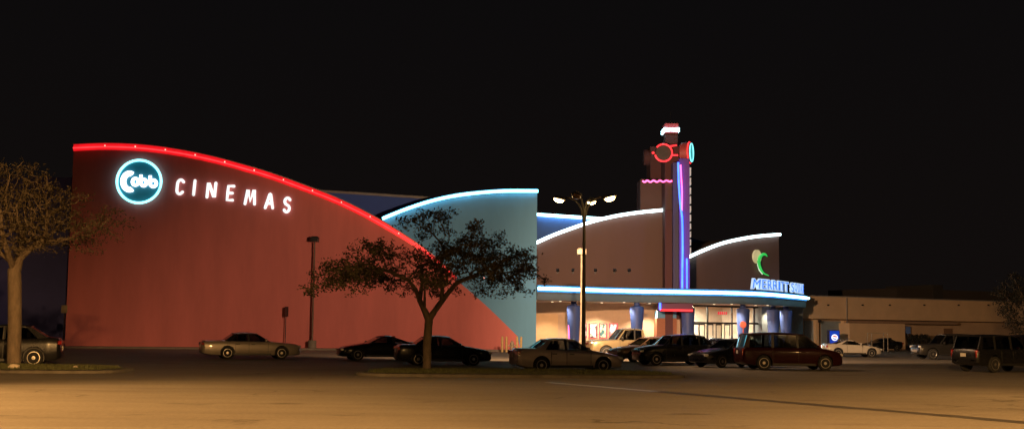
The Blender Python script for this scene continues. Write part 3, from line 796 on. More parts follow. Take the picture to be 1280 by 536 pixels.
# shopping centre lettering standing on the canopy edge
sg3 = thing('canopy_lettering', 'blue lit MERRITT SQUARE lettering standing on the canopy edge', 'sign', canx(972, 371.5) + Vector((0, 0, ZT)))
CF = smooth_pts(offs(CAN, -.35), 3)
def can_at(px):
    best = None
    for i in range(len(CF) - 1):
        p = CF[i]; v = p - Vector((0, 0, 0)); d = ray(px, 360)
        s0 = CF[i].x * d.y - CF[i].y * d.x; s1 = CF[i + 1].x * d.y - CF[i + 1].y * d.x
        if s0 <= 0 <= s1 or s1 <= 0 <= s0:
            k = s0 / (s0 - s1) if s0 != s1 else 0
            return CF[i].lerp(CF[i + 1], k), (CF[i + 1] - CF[i]).normalized()
    return CF[-1], (CF[-1] - CF[-2]).normalized()
LB = glow('letter_blue', (.05, .22, .95), 1.0); LW = glow('letter_outline', (.55, .75, 1.0), .9)
for ch, px, wpx in (('M', 945, 10), ('E', 954.5, 6), ('R', 961.3, 6.3), ('R', 968, 6.2), ('I', 973, 2.2), ('T', 977.3, 5.3), ('T', 982.6, 5), ('S', 989.8, 3.9), ('Q', 993.8, 3.8), ('U', 997.4, 3.2), ('A', 1000.4, 2.8), ('R', 1003, 2.5), ('E', 1005.2, 2.1)):
    p, t = can_at(px); n = Vector((t.y, -t.x, 0))
    view = Vector((p.x, p.y, 0)).normalized(); fore = abs(t.cross(view).z)
    wd = min(2.0, wpx / FPX * p.length / max(fore, .3)); ht = .98; cz = ZT + .10 + ht / 2
    lo = letter(ch, p + Vector((0, 0, cz)), t, n, wd, ht, .16, LW, sg3, bold=.05, shear=.25 if ch == 'M' else 0)
    letter(ch, p + n * .07 + Vector((0, 0, cz)), t, n, wd * .82, ht * .82, .06, LB, lo, bold=-.005, shear=.25 if ch == 'M' else 0, name='letter_face')
s = MB(); s.tube([CF[i] + Vector((0, 0, ZT + .06)) for i in range(len(CF)) if CF[i].x > can_at(939)[0].x], .04, 6); s.build('mounting_rail', DARKMET, sg3)
# emblem on the gable wall
PM_ = PM
e0 = PM_.uz(950, 340, .3)
em = thing('palm_emblem', 'lit emblem of a green swoosh over a cream disc on the mauve gable wall', 'sign', PM_.P(e0[0], e0[1], .0))
c = PM_.uz(947.6, 320.5, .25); s = MB()
rr_ = .56; n = 28
s.prism([PM_.P(c[0] + rr_ * math.cos(6.2832 * k / n), c[1] + rr_ * 1.15 * math.sin(6.2832 * k / n), .2) for k in range(n)], [PM_.P(c[0] + rr_ * math.cos(6.2832 * k / n), c[1] + rr_ * 1.15 * math.sin(6.2832 * k / n), .005) for k in range(n)])
s.build('emblem_disc', glow('emblem_cream', (.75, .62, .33), .55), em)
s = MB()
sw_ = [(959.3, 320.5), (956.5, 317.8), (953.2, 318), (950.2, 321), (948.6, 326), (948.8, 331), (950.8, 336.5), (954.5, 341.2), (961, 344.3)]
P3 = smooth_pts([PM_.P(*PM_.uz(x, y, .35), .35) for x, y in sw_], 5)
wdt = np.interp(np.linspace(0, 1, len(P3)), [0, .12, .35, .7, 1], [.03, .11, .16, .15, .04])
s.tube(P3, [float(v) for v in wdt], 8); s.build('emblem_swoosh', glow('emblem_green', (.04, .62, .10), .8), em, smooth=True)
s = MB(); s.tube([PM_.P(*PM_.uz(x, y, .3), .3) for x, y in [(947.5, 324), (947, 331), (949, 337.5), (953, 342.5)]], .05, 6); s.build('emblem_edge', glow('emblem_edge_white', (.8, .95, .75), .8), em)

# ------------------------------------------------------------------ the low mall wing on the right
mall = thing('mall_building', 'long low tan shopping mall wing with flat roof beyond the parked cars', 'building', gx(1130, 127))
PB = Plane(gx(1003, 121.5), gx(1300, 139))
def mb_(name, px0, px1, z0, z1, off, th, m, parent=None):
    u0, u1 = PB.uz(px0, 420, off)[0], PB.uz(px1, 420, off)[0]; s = MB(); q = [(u0, z0), (u1, z0), (u1, z1), (u0, z1)]
    s.prism([PB.P(u, z, off) for u, z in q], [PB.P(u, z, off - th) for u, z in q]); return s.build(name, m, parent or mall)
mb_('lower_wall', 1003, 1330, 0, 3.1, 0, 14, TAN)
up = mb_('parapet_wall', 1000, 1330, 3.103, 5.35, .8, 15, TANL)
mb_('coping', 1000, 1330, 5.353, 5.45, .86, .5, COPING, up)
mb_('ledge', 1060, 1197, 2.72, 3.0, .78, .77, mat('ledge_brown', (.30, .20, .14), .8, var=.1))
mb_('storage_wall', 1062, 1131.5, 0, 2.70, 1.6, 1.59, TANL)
GB = mat('storefront_greyblue', (.24, .30, .36), .6, var=.08)
mb_('storefront_bay', 1006, 1020, 0, 2.9, .1, .098, GB); mb_('storefront_bay', 1027, 1056, 0, 2.9, .1, .098, GB)
for px in (1022, 1056.5): mb_('pier', px - 1.6, px + 1.6, 0, 3.0, .5, .49, TANL)
for px in (1035, 1078, 1112, 1155, 1198, 1235):
    s = MB(); u, z = PB.uz(px, 381, .82); s.box(PB.P(u, z, .84), (.22, .1, .14)); s.build('scupper', DARKMET, up)
s = MB(); u, z = PB.uz(1058.3, 400, .85); s.tube([PB.P(u, 0, .9), PB.P(u, 5.3, .9)], .05, 6); s.build('downpipe', COPING, up)
s = MB(); u, z = PB.uz(1055.5, 407, .6); s.box(PB.P(u, z, .66), (.35, .3, .3)); s.build('wall_lamp', DARKMET, mall)
s = MB(); u, z = PB.uz(1024, 401, .6); s.box(PB.P(u, z, .66), (.3, .3, .25)); s.build('wall_lamp', DARKMET, mall)
mb_('rooftop_block', 1122, 1300, 5.0, 7.3, -16, 12, mat('rooftop_brown', (.07, .055, .045), .9))
mb_('rooftop_block', 1168, 1180, 5.0, 7.9, -15.9, 8, mat('rooftop_dark', (.05, .045, .04), .9))
mb_('service_door', 1180, 1191, 0, 2.3, .04, .037, mat('service_door_brown', (.20, .12, .08), .6))

# vending machine in front of the storefront
p = gx(1042, 119.5)
vm = thing('vending_machine', 'blue backlit drinks machine with round swirl mark outside the mall storefront', 'vending machine', (p.x, p.y, 0))
s = MB(); s.box((p.x, p.y, 1.0), (1.05, .8, 1.96)); vb = s.build('cabinet', mat('machine_blue', (.02, .04, .2), .4), vm, bevel=.03)
s = MB(); s.box((p.x, p.y - .42, 1.1), (.92, .03, 1.6)); s.build('lit_front', glow('machine_front', (.01, .06, .55), .7), vm)
s = MB(); s.lathe([(.02, 0), (.32, 0), (.32, .02), (.02, .02)], (p.x, p.y - .465, 1.25), axis='Y', sides=24); s.build('mark_disc', glow('machine_white', (.9, .92, 1.0), 1.3), vm)
s = MB(); s.box((p.x + .02, p.y - .48, 1.36), (.38, .02, .12), M=Matrix.Rotation(R(12), 3, 'Y')); s.build('mark_upper_band', glow('machine_red', (.9, .10, .06), .7), vm)
s = MB(); s.box((p.x, p.y - .48, 1.12), (.32, .02, .09), M=Matrix.Rotation(R(12), 3, 'Y')); s.build('mark_lower_band', glow('machine_mark_blue', (.05, .12, .7), .8), vm)

# ------------------------------------------------------------------ lamp posts
LENS_ON = glow('sodium_lens', (1.0, .68, .28), 26.0)
LENS_OFF = mat('lamp_bowl_off', (.35, .22, .14), .15)
def four_arm(loc, label, rot, power, lit=(1, 0, 1, 1), H=8.35, aim=2.4, cone=125, aims=None, col=SODIUM, cones=None, azim=None):
    t = thing('street_lamp', label, 'street lamp', loc, group='four armed lamp posts')
    b = Vector(loc)
    s = MB(); s.tube([b + Vector((0, 0, z)) for z in (.75, 3, 6, H - .6)], [.115, .10, .085, .075], 12); s.build('pole', STEELTAN, t, smooth=True)
    s = MB(); s.lathe([(.33, 0), (.33, .72), (.28, .78), (.1, .78)], b, sides=20); s.build('footing', CONC, t, smooth=30)
    aims = aims or (aim,) * 4; cones = cones or (cone,) * 4
    for k in range(4):
        a = rot + k * math.pi / 2; d = Vector((math.cos(a), math.sin(a), 0))
        s = MB(); pts_ = smooth_pts([b + Vector((0, 0, H - 1.0)) + d * .06, b + Vector((0, 0, H - .35)) + d * .16, b + Vector((0, 0, H + .12)) + d * .5, b + Vector((0, 0, H + .3)) + d * 1.1], 5)
        s.tube(pts_, .042, 8); ar = s.build('arm', STEELTAN, t, smooth=True)
        hc = b + Vector((0, 0, H + .26)) + d * 1.36
        M = Matrix.Rotation(a, 3, 'Z') @ Matrix.Rotation(R(-14), 3, 'Y')
        hd = MB(); hd.lathe([(.05, .13), (.16, .10), (.27, .02), (.29, -.05), (.24, -.06)], (0, 0, 0), sides=18)
        hd.v = [tuple(M @ Vector((v[0] * 1.25, v[1], v[2])) + hc) for v in hd.v]; hh_ = hd.build('lamp_head', STEELTAN, t, smooth=40)
        ln = MB(); ln.lathe([(.22, -.062), (.22, -.12), (.16, -.20), (.03, -.24)], (0, 0, 0), sides=18)
        ln.v = [tuple(M @ Vector((v[0] * 1.2, v[1], v[2])) + hc) for v in ln.v]; ln.build('lens', LENS_ON if lit[k] else LENS_OFF, hh_, smooth=True)
        if lit[k]:
            rel = hc + d * .1 + Vector((0, 0, -.45)) - b
            spot('lamp_bulb', rel, rel + (Vector((math.cos(R(azim[k])), math.sin(R(azim[k])), 0)) if azim else d) * aims[k] + Vector((0, 0, -1)), power * lit[k], col, cones[k], .6, .18, t)
    return t
pL = gx(729.3, 62)
four_arm((pL.x, pL.y, 0), 'tall tan lamp post with four curved arms in front of the cinema canopy', R(160), P_FOUR, (.76, 0, .12, 2.0), aims=(2.8, 1, 3.0, 4.5), cones=(86, 120, 120, 88), azim=(106, 0, 340, 60), col=SODIUM_FAR)

def box_post(loc, H, label, m, head):
    t = thing('lamp_post', label, 'lamp post', loc, group='box headed lamp posts')
    b = Vector(loc)
    s = MB(); s.tube([b + Vector((0, 0, .5)), b + Vector((0, 0, H - .4))], [.075, .06], 8); s.build('pole', m, t, smooth=True)
    s = MB(); s.lathe([(.34, 0), (.34, .55), (.30, .6), (.1, .6)], b, sides=16); s.build('footing', CONC, t, smooth=30)
    s = MB(); s.box(b + Vector((0, 0, H - .2)), (.62, .62, .36)); s.box(b + Vector((0, 0, H + .01)), (.46, .46, .06)); s.build('lamp_head', head, t, bevel=.03)
    return t
u_, z_ = PR.uz(389.8, 436, .5); p = PR.P(u_, .128, .42); box_post(p, PR.uz(393.5, 296, .42)[1] - .128, 'unlit lamp post with square dark head in front of the red wall', mat('post_brown', (.12, .08, .06), .6), DARKMET)
p = gx(726.3, 80); box_post((p.x, p.y, 0), at(727, 311, 80).z, 'unlit tan lamp post with square head just left of the four armed lamp', STEELTAN, STEELTAN)

# sign posts
def sign_post(loc, H, w_, h_, rz, label, m):
    t = thing('sign_post', label, 'sign', loc); b = Vector(loc)
    s = MB(); s.tube([b, b + Vector((0, 0, H))], .035, 6); s.build('post', DARKMET, t)
    s = MB(); s.box(b + Vector((0, 0, H - h_ / 2)) + Matrix.Rotation(rz, 3, 'Z') @ Vector((0, -.06, 0)), (w_, .02, h_), rz); s.build('sign_plate', m, t, bevel=.005)
u_, z_ = PR.uz(356.5, 430, .2); p = PR.P(u_, .128, .30); sign_post(p, PR.uz(357, 383, .3)[1] - .128, .42, .75, R(62), 'narrow dark sign turned edge on before the red wall', mat('sign_dark', (.05, .02, .02), .6))
p = gx(78.5, 84); sign_post((p.x, p.y, 0), at(78.5, 381, 84).z, .42, .55, 0, 'small pale square sign on a post at the red wall corner', mat('sign_pale', (.4, .33, .24), .6))
p = gx(1135.5, 121.5); sign_post((p.x, p.y, 0), at(1136, 408, 121.5).z, .5, .7, 0, 'small blue sign beside the tan storage wall', mat('sign_blue', (.05, .10, .26), .5))

# bollards and hydrant beside the red wall end
YEL = mat('bollard_yellow', (.46, .32, .13), .5, var=.2, vscale=5)
bl0 = None
for px, lab in ((627.8, 'leftmost of the four yellow bollards, against the red wall end'), (633, 'yellow bollard left of the hydrant, second from left'), (646.2, 'yellow bollard right of the hydrant, second from right'), (651.3, 'rightmost of the four yellow bollards, against the teal wall')):
    p = gx(px, 92.5)
    s = MB(); s.lathe([(.085, 0), (.085, 1.12), (.065, 1.18), (.02, 1.2)], p, sides=14)
    o = s.mesh('bollard', YEL, 30, origin=p); ob = bpy.data.objects.new('bollard', o); sc.collection.objects.link(ob); ob.location = p
    tag(ob, lab, 'bollard', 'yellow bollards round the hydrant')
p = gx(640, 92.7)
hy = thing('fire_hydrant', 'tan fire hydrant standing between two pairs of yellow bollards', 'hydrant', p)
s = MB(); s.lathe([(.2, 0), (.2, .06), (.13, .08), (.13, .55), (.17, .58), (.17, .64), (.14, .72), (.07, .82), (.03, .88)], p, sides=18); s.build('barrel', STEELTAN, hy, smooth=30)
s = MB(); s.lathe([(.06, -.28), (.08, -.28), (.08, -.2), (.055, -.2), (.055, .2), (.08, .2), (.08, .28), (.06, .28)], p + Vector((0, 0, .48)), axis='X', sides=12); s.build('outlet', STEELTAN, hy)
# pale stones on the left island
for px, D, lab, sc_ in ((17, 44.8, 'pale flat stone at the foot of the left tree trunk', .22), (94, 45.2, 'small pale stone near the tip of the left island', .10)):
    p = gx(px, D); bm = bmesh.new(); bmesh.ops.create_icosphere(bm, subdivisions=2, radius=sc_); random.seed(int(px))
    for v in bm.verts: v.co *= random.uniform(.8, 1.15); v.co.z *= .55
    me = bpy.data.meshes.new('stone'); bm.to_mesh(me); bm.free(); me.materials.append(mat('pale_stone', (.5, .42, .32), .8, var=.2, vscale=8))
    o = bpy.data.objects.new('stone', me); sc.collection.objects.link(o); o.location = (p.x, p.y, .2); tag(o, lab, 'stone')

# ------------------------------------------------------------------ cars
TYRE = mat('tyre_rubber', (.012, .012, .012), .85, bump=.3, bscale=30)
RIM = mat('alloy_rim', (.55, .52, .48), .32, .9, var=.1)
CARGLASS = glass('tinted_car_glass', (.20, .21, .205))
TRIM = mat('black_trim', (.014, .014, .014), .45)
SEATM = mat('seat_fabric', (.05, .045, .04), .9)
HEAD = mat('headlamp_clear', (.75, .75, .72), .08, .3, coat=1)
TAIL = mat('tail_lens_red', (.25, .01, .01), .12, coat=1)
PLATE = mat('licence_plate', (.55, .53, .48), .5)
CHROME = mat('chrome', (.75, .73, .7), .12, 1.0)
def paint(name, col, metal=.4, rough=.32): return mat('paint_' + name, col, rough, metal, var=.05, vscale=3, coat=.8 if sum(col) > .1 else .3, spec=.5 if sum(col) > .1 else .25)

KINDS_ = {
 # L, W, H, axle_f, axle_r, wheel r, deck (x/L2,z), greenhouse (cowl x, ws top x, roof rear x, rear base x), belt z front/rear, pillars B list
 'sedan': dict(L=4.6, W=1.74, H=1.43, af=1.38, ar=-1.30, r=.315,
    deck=[(1, .50), (.985, .62), (.93, .70), (.8, .77), (.45, .90), (.40, .92), (-.5, .96), (-.62, .99), (-.93, .97), (-.985, .86), (-1, .58)],
    gh=(.98, .25, -.98, -1.52), bz=(.90, .96), B=[(-.22, .09)], C=.30),
 'big_sedan': dict(L=5.35, W=1.95, H=1.46, af=1.60, ar=-1.31, r=.335,
    deck=[(1, .52), (.985, .66), (.94, .78), (.8, .84), (.42, .94), (.36, .95), (-.45, .98), (-.52, 1.0), (-.94, .97), (-.985, .88), (-1, .58)],
    gh=(1.0, .28, -.95, -1.50), bz=(.94, .98), B=[(-.18, .10)], C=.34),
 'coupe': dict(L=4.5, W=1.76, H=1.36, af=1.36, ar=-1.26, r=.32,
    deck=[(1, .46), (.985, .58), (.93, .68), (.8, .76), (.42, .90), (.36, .91), (-.5, .95), (-.75, 1.0), (-.94, .97), (-.985, .85), (-1, .55)],
    gh=(.85, .10, -.70, -1.60), bz=(.89, .97), B=[(-.62, .12)], C=.34),
 'hatch': dict(L=4.2, W=1.72, H=1.60, af=1.30, ar=-1.27, r=.32,
    deck=[(1, .55), (.98, .72), (.92, .84), (.75, .95), (.48, 1.02), (.42, 1.03), (-.5, 1.06), (-.9, 1.06), (-.96, 1.0), (-.99, .85), (-1, .58)],
    gh=(.92, .35, -1.45, -1.95), bz=(1.01, 1.05), B=[(-.15, .10), (-1.15, .10)], C=.22),
 'minivan': dict(L=4.85, W=1.94, H=1.75, af=1.50, ar=-1.42, r=.335,
    deck=[(1, .52), (.98, .70), (.92, .84), (.75, .95), (.62, 1.0), (.56, 1.03), (-.5, 1.06), (-.93, 1.06), (-.975, 1.0), (-.99, .85), (-1, .55)],
    gh=(1.42, .55, -2.12, -2.34), bz=(1.00, 1.05), B=[(.22, .10), (-.98, .12)], C=.16),
 'suv': dict(L=4.7, W=1.88, H=1.76, af=1.42, ar=-1.30, r=.37,
    deck=[(1, .60), (.985, .82), (.94, .96), (.8, 1.01), (.42, 1.07), (.36, 1.08), (-.5, 1.10), (-.94, 1.10), (-.98, 1.04), (-.995, .9), (-1, .6)],
    gh=(.92, .38, -1.98, -2.24), bz=(1.06, 1.09), B=[(-.12, .10), (-1.18, .12)], C=.18, zb=.30),
 'pickup': dict(L=5.6, W=1.98, H=1.90, af=1.85, ar=-1.55, r=.39,
    deck=[(1, .62), (.985, .88), (.95, 1.06), (.85, 1.12), (.42, 1.18), (.38, 1.18), (-.25, 1.18), (-.30, 1.20), (-.96, 1.20), (-.985, 1.18), (-1, .72)],
    gh=(1.12, .58, -.62, -.80), bz=(1.17, 1.18), B=[(-.05, .09)], C=.16, zb=.36),
 'crossover': dict(L=4.5, W=1.80, H=1.58, af=1.35, ar=-1.28, r=.345,
    deck=[(1, .55), (.985, .72), (.93, .82), (.8, .90), (.45, 1.0), (.40, 1.01), (-.5, 1.06), (-.80, 1.10), (-.95, 1.06), (-.985, .95), (-1, .6)],
    gh=(.95, .30, -1.10, -1.82), bz=(1.0, 1.07), B=[(-.18, .10)], C=.32),
 'roadster': dict(L=4.1, W=1.74, H=1.27, af=1.25, ar=-1.20, r=.31,
    deck=[(1, .44), (.985, .56), (.93, .66), (.8, .74), (.40, .87), (.34, .88), (-.5, .92), (-.75, .95), (-.94, .92), (-.985, .8), (-1, .52)],
    gh=(.72, .05, -.62, -1.35), bz=(.86, .93), B=[(-.55, .14)], C=.30),
}
def wheel_parts(car, x, y, r_, side):
    t = MB(); w_ = .2
    t.lathe([(r_ * .62, -w_ / 2), (r_ * .93, -w_ / 2), (r_, -w_ / 2 + .03), (r_, w_ / 2 - .03), (r_ * .93, w_ / 2), (r_ * .62, w_ / 2)], (0, 0, 0), axis='Y', sides=28)
    me = t.mesh('wheel', TYRE, 35); wo = bpy.data.objects.new('wheel', me); sc.collection.objects.link(wo); wo.parent = car; wo.location = (x, y, r_)
    q = MB(); o = side * (w_ / 2)
    q.lathe([(r_ * .55, o * .2), (r_ * .63, o * .95), (r_ * .68, o * 1.04), (r_ * .62, o * 1.05), (r_ * .55, o * .8), (r_ * .54, o * .3)], (0, 0, 0), axis='Y', sides=28)
    q.lathe([(.02, o * .3), (.075, o * .3), (.07, o * 1.0), (.02, o * 1.02)], (0, 0, 0), axis='Y', sides=14)
    for k in range(5):
        a = 2 * math.pi * k / 5 + .3; d = Vector((math.cos(a), 0, math.sin(a))); e = Vector((-d.z, 0, d.x))
        p0, p1 = d * .05, d * r_ * .6; wa, wb = .045, .032; yo, yi = Vector((0, o * .95, 0)), Vector((0, o * .7, 0))
        q.prism([p0 - e * wa + yo, p1 - e * wb + yo, p1 + e * wb + yo, p0 + e * wa + yo], [p0 - e * wa + yi, p1 - e * wb + yi, p1 + e * wb + yi, p0 + e * wa + yi])
    me = q.mesh('rim', RIM, 35); ro = bpy.data.objects.new('rim', me); sc.collection.objects.link(ro); ro.parent = wo
    b_ = MB(); b_.lathe([(.02, -.02), (r_ * .6, -.02), (r_ * .6, .02), (.02, .02)], (0, 0, 0), axis='Y', sides=20)
    me = b_.mesh('brake_disc', TRIM); bo_ = bpy.data.objects.new('brake_disc', me); sc.collection.objects.link(bo_); bo_.parent = wo

def make_car(kind, label, loc, heading, body, group=None, low=None, rims=True, cat='car', roofm=None):
    K = KINDS_[kind]; L, W, H = K['L'], K['W'], K['H']; L2 = L / 2; hw = W / 2
    t = thing('pickup_truck' if kind == 'pickup' else 'minivan' if kind == 'minivan' else 'parked_car', label, cat, loc, 0, group)
    zb0 = K.get('zb', .20)
    dx = [d[0] * L2 for d in K['deck']][::-1]; dz = [d[1] for d in K['deck']][::-1]
    ztop = lambda x: float(np.interp(x, dx, dz))
    wx = [-L2, -L2 * .985, -L2 * .94, -L2 * .8, -L2 * .3, L2 * .4, L2 * .75, L2 * .9, L2 * .97, L2]
    wv = [.74, .84, .92, .97, 1.0, 1.0, .965, .90, .80, .66]
    hwf = lambda x: hw * float(np.interp(x, wx, wv))
    zbf = lambda x: float(np.interp(x, [-L2, -L2 * .93, -L2 * .8, L2 * .8, L2 * .95, L2], [zb0 + .14, zb0 + .06, zb0, zb0, zb0 + .02, zb0 + .08]))
    xs = sorted(set([round(v, 3) for v in list(np.linspace(-L2, L2, 33)) + [-L2 * .985, -L2 * .96, -L2 * .93, L2 * .985, L2 * .96, L2 * .93] + dx]))
    sec = lambda x: [(0, zbf(x)), (.80 * hwf(x), zbf(x)), (.95 * hwf(x), zbf(x) + .04), (.985 * hwf(x), zbf(x) + .16), (hwf(x), zbf(x) + .45 * (ztop(x) - zbf(x))), (.985 * hwf(x), zbf(x) + .72 * (ztop(x) - zbf(x))),
                     (.955 * hwf(x), ztop(x) - .07), (.91 * hwf(x), ztop(x) - .02), (.80 * hwf(x), ztop(x) + .005), (.45 * hwf(x), ztop(x) + .025), (0, ztop(x) + .032)]
    s = MB(); n = 0; vs_ = []; fs = []
    for x in xs:
        h = sec(x); loop = [(x, y, z) for y, z in h] + [(x, -y, z) for y, z in h[-2:0:-1]]
        n = len(loop); vs_ += loop
    for i in range(len(xs) - 1):
        for k in range(n):
            k2 = (k + 1) % n; fs.append([i * n + k, i * n + k2, (i + 1) * n + k2, (i + 1) * n + k])
    fs.append(list(range(n))); fs.append([(len(xs) - 1) * n + k for k in range(n)][::-1])
    s.add(vs_, fs)
    bm_ = s.mesh('body', [body, TRIM], 32)
    bo_ = bpy.data.objects.new('body', bm_); sc.collection.objects.link(bo_)
    cut = MB()
    for ax in (K['af'], K['ar']):
        for sd in (1, -1): cut.lathe([(.02, -.22), (K['r'] + .055, -.22), (K['r'] + .055, .35), (.02, .35)], (ax, sd * (hw - .02), K['r'] + .02), axis='Y', sides=26, mi=1)
    if kind == 'pickup': cut.box((-1.86, 0, 1.25), (1.75, W - .34, .8), mi=1)
    cm = cut.mesh('cutter', [body, TRIM]); co = bpy.data.objects.new('cutter', cm); sc.collection.objects.link(co)
    if cut:  # flip lathe pieces for +y / -y sides are symmetric enough
        md = bo_.modifiers.new('arches', 'BOOLEAN'); md.object = co; md.operation = 'DIFFERENCE'; md.solver = 'EXACT'
        dg = bpy.context.evaluated_depsgraph_get(); dg.update()
        nm = bpy.data.meshes.new_from_object(bo_.evaluated_get(dg)); bo_.modifiers.clear()
        if len(nm.polygons) > 100: bo_.data = nm
        nm.name = 'body'
        bpy.data.objects.remove(co)
    bo_.parent = t
    # greenhouse
    xc, xw, xr, xb = K['gh']; bzf, bzr = K['bz']; zr = H
    belt = lambda x: float(np.interp(x, [xb, xc], [bzr, bzf])) - .01
    def roofz(x): 
        m_ = (xw + xr) / 2; h_ = (xw - xr) / 2; return zr - .055 * ((x - m_) / h_) ** 2
    wbf = lambda x: .90 * hwf(x); wtf = hw * (.74 if kind not in ('minivan', 'suv', 'pickup') else .80)
    S = lambda x, f, sd, ins=0: Vector((x, sd * ((1 - f) * wbf(x) + f * wtf - ins), (1 - f) * belt(x) + f * (roofz(x) - .05)))
    rm = MB()
    nx, ny = 10, 8; g_ = []
    for i in range(nx + 1):
        x = xw + (xr - xw) * i / nx
        for j in range(ny + 1):
            v = -1 + 2 * j / ny; g_.append((x + (.06 if i == 0 else -.05 if i == nx else 0) * (1 - v * v) - 0, v * wtf * (1.0 if 0 < i < nx else .97), roofz(x) - .055 * abs(v) ** 3))
    low_ = [(a, b * 1.0, c - .05) for a, b, c in g_]
    N_ = len(g_); fs = []
    idx = lambda i, j: i * (ny + 1) + j
    for i in range(nx):
        for j in range(ny):
            fs.append([idx(i, j), idx(i, j + 1), idx(i + 1, j + 1), idx(i + 1, j)]); fs.append([N_ + idx(i, j), N_ + idx(i + 1, j), N_ + idx(i + 1, j + 1), N_ + idx(i, j + 1)])
    for i in range(nx):
        for j in (0, ny): fs.append([idx(i, j), idx(i + 1, j), N_ + idx(i + 1, j), N_ + idx(i, j)])
    for j in range(ny):
        for i in (0, nx): fs.append([idx(i, j), idx(i, j + 1), N_ + idx(i, j + 1), N_ + idx(i, j)])
    rm.add(g_ + low_, fs)
    def pillar(xa0, xb0, xa1, xb1, mi=0):
        for sd in (1, -1):
            o_ = [S(xa0, 0, sd), S(xb0, 0, sd), S(xb1, 1, sd), S(xa1, 1, sd)]; i_ = [S(xa0, 0, sd, .06), S(xb0, 0, sd, .06), S(xb1, 1, sd, .06), S(xa1, 1, sd, .06)]
            rm.prism(o_, i_, mi)
    pillar(xc, xc - .09, xw + .02, xw - .05)
    cw = K['C']; pillar(xb + .02, xb + cw + .10, xr - .02, xr + cw * .55)
    for bx, bw in K['B']:
        top_x = bx if bx > -.5 else bx + .04
        pillar(bx + bw / 2, bx - bw / 2, top_x + bw / 2 - .02, top_x - bw / 2 - .02, 1)
    ro_ = MB.mesh(rm, 'roof', [roofm or body, TRIM], 40); ro = bpy.data.objects.new('roof', ro_); sc.collection.objects.link(ro); ro.parent = t
    def part(name, mb, m, par=t, smooth=False):
        o = bpy.data.objects.new(name, mb.mesh(name, m, smooth)); sc.collection.objects.link(o); o.parent = par; return o
    # glass
    def bowed(x0, z0_, w0, x1, z1_, w1, bow):
        mb = MB(); v_ = []; f_ = []; nn = 8
        for a, (x, z, ww) in enumerate(((x0, z0_, w0), (x1, z1_, w1))):
            for j in range(nn + 1):
                v = -1 + 2 * j / nn; v_.append((x + bow * (1 - v * v) * (1 if a == 0 else .6), v * ww, z))
        for j in range(nn): f_.append([j, j + 1, nn + 1 + j + 1, nn + 1 + j])
        mb.add(v_, f_); return mb
    part('windshield', bowed(xc - .03, belt(xc) + .0, wbf(xc) * .97, xw + .0, roofz(xw) - .05, wtf * .95, .10), CARGLASS, smooth=True)
    part('rear_window', bowed(xb + .03, belt(xb) + .0, wbf(xb) * .95, xr + .0, roofz(xr) - .05, wtf * .93, -.06), CARGLASS, smooth=True)
    edges = [xc - .09] + [v for b in K['B'] for v in (b[0] + b[1] / 2, b[0] - b[1] / 2)] + [xb + cw + .10]
    tops = [xw - .05] + [v for b in K['B'] for v in (b[0] + b[1] / 2 - .02, b[0] - b[1] / 2 - .02)] + [xr + cw * .55]
    for k in range(0, len(edges) - 1, 2):
        if tops[k] - tops[k + 1] < .05: continue
        for sd in (1, -1):
            q = MB(); q.quad(S(edges[k], 0, sd, .02), S(edges[k + 1], 0, sd, .02), S(tops[k + 1], 1, sd, .02), S(tops[k], 1, sd, .02)); part('side_window', q, CARGLASS)
    # seats
    for sx in ((xc + xw) / 2 - 1.15, max((xr + xb) / 2 + .35, xr + .05)):
        for sy in (-.38, .38):
            q = MB(); zc = belt(0); q.box((sx, sy * hw / .87, zc + .12), (.14, .44, .30)); q.box((sx - .02, sy * hw / .87, zc + .34), (.10, .24, .15)); part('seat', q, SEATM)
    # lamps, bumpers, mirrors, handles, plates, seams
    zh = ztop(L2 * .93) - .10
    for sd in (1, -1):
        q = MB(); x_ = L2 * .955; q.box((x_ - .02, sd * hwf(x_) * .74, zh), (.20, .34, .13), rz=-sd * R(18)); o = part('headlight', q, HEAD); b_ = o.modifiers.new('b', 'BEVEL'); b_.width = .04; b_.segments = 3
        q = MB(); x_ = -L2 * .965; tall = kind in ('minivan', 'suv', 'pickup', 'hatch')
        q.box((x_ + .01, sd * hwf(x_) * .84, ztop(-L2 * .93) - (.24 if tall else .16)), (.14, .20 if tall else .34, .34 if tall else .15), rz=sd * R(14)); o = part('taillight', q, TAIL); b_ = o.modifiers.new('b', 'BEVEL'); b_.width = .03; b_.segments = 3
        q = MB(); q.lathe([(.02, -.06), (.09, -.05), (.10, .03), (.04, .07)], (xc - .28, sd * (hw * .93 + .10), belt(xc) + .08), axis='X', sides=12); q.box((xc - .28, sd * (hw * .92 + .01), belt(xc) + .03), (.06, .12, .04)); part('mirror', q, body if kind != 'pickup' else TRIM, smooth=True)
        for hx in ([K['B'][0][0] + .22] + ([K['ar'] + .55] if kind not in ('coupe', 'roadster') else [])):
            q = MB(); q.box((hx, sd * (hw + .002), belt(hx) - .15), (.20, .03, .035)); part('door_handle', q, TRIM if kind in ('big_sedan', 'sedan') else body)
    for x_, sg_ in ((L2, 1), (-L2, -1)):
        q = MB(); ys = np.linspace(-.93, .93, 9); zbm = zb0 + .20
        P_ = [Vector((sg_ * (L2 * 1.012 - .16 * abs(v) ** 3), v * hw * .84, zbm)) for v in ys]
        for i in range(8):
            a_, b_ = P_[i], P_[i + 1]; in_ = Vector((-sg_ * .12, 0, 0)); up_ = Vector((0, 0, .17))
            q.prism([a_, b_, b_ + up_, a_ + up_], [a_ + in_, b_ + in_, b_ + up_ + in_, a_ + up_ + in_])
        part('bumper', q, low or body, smooth=40)
    q = MB(); q.box((-L2 * 1.0 - .015, 0, zb0 + (.50 if kind != 'minivan' else .62)), (.02, .32, .16)); part('licence_plate', q, PLATE)
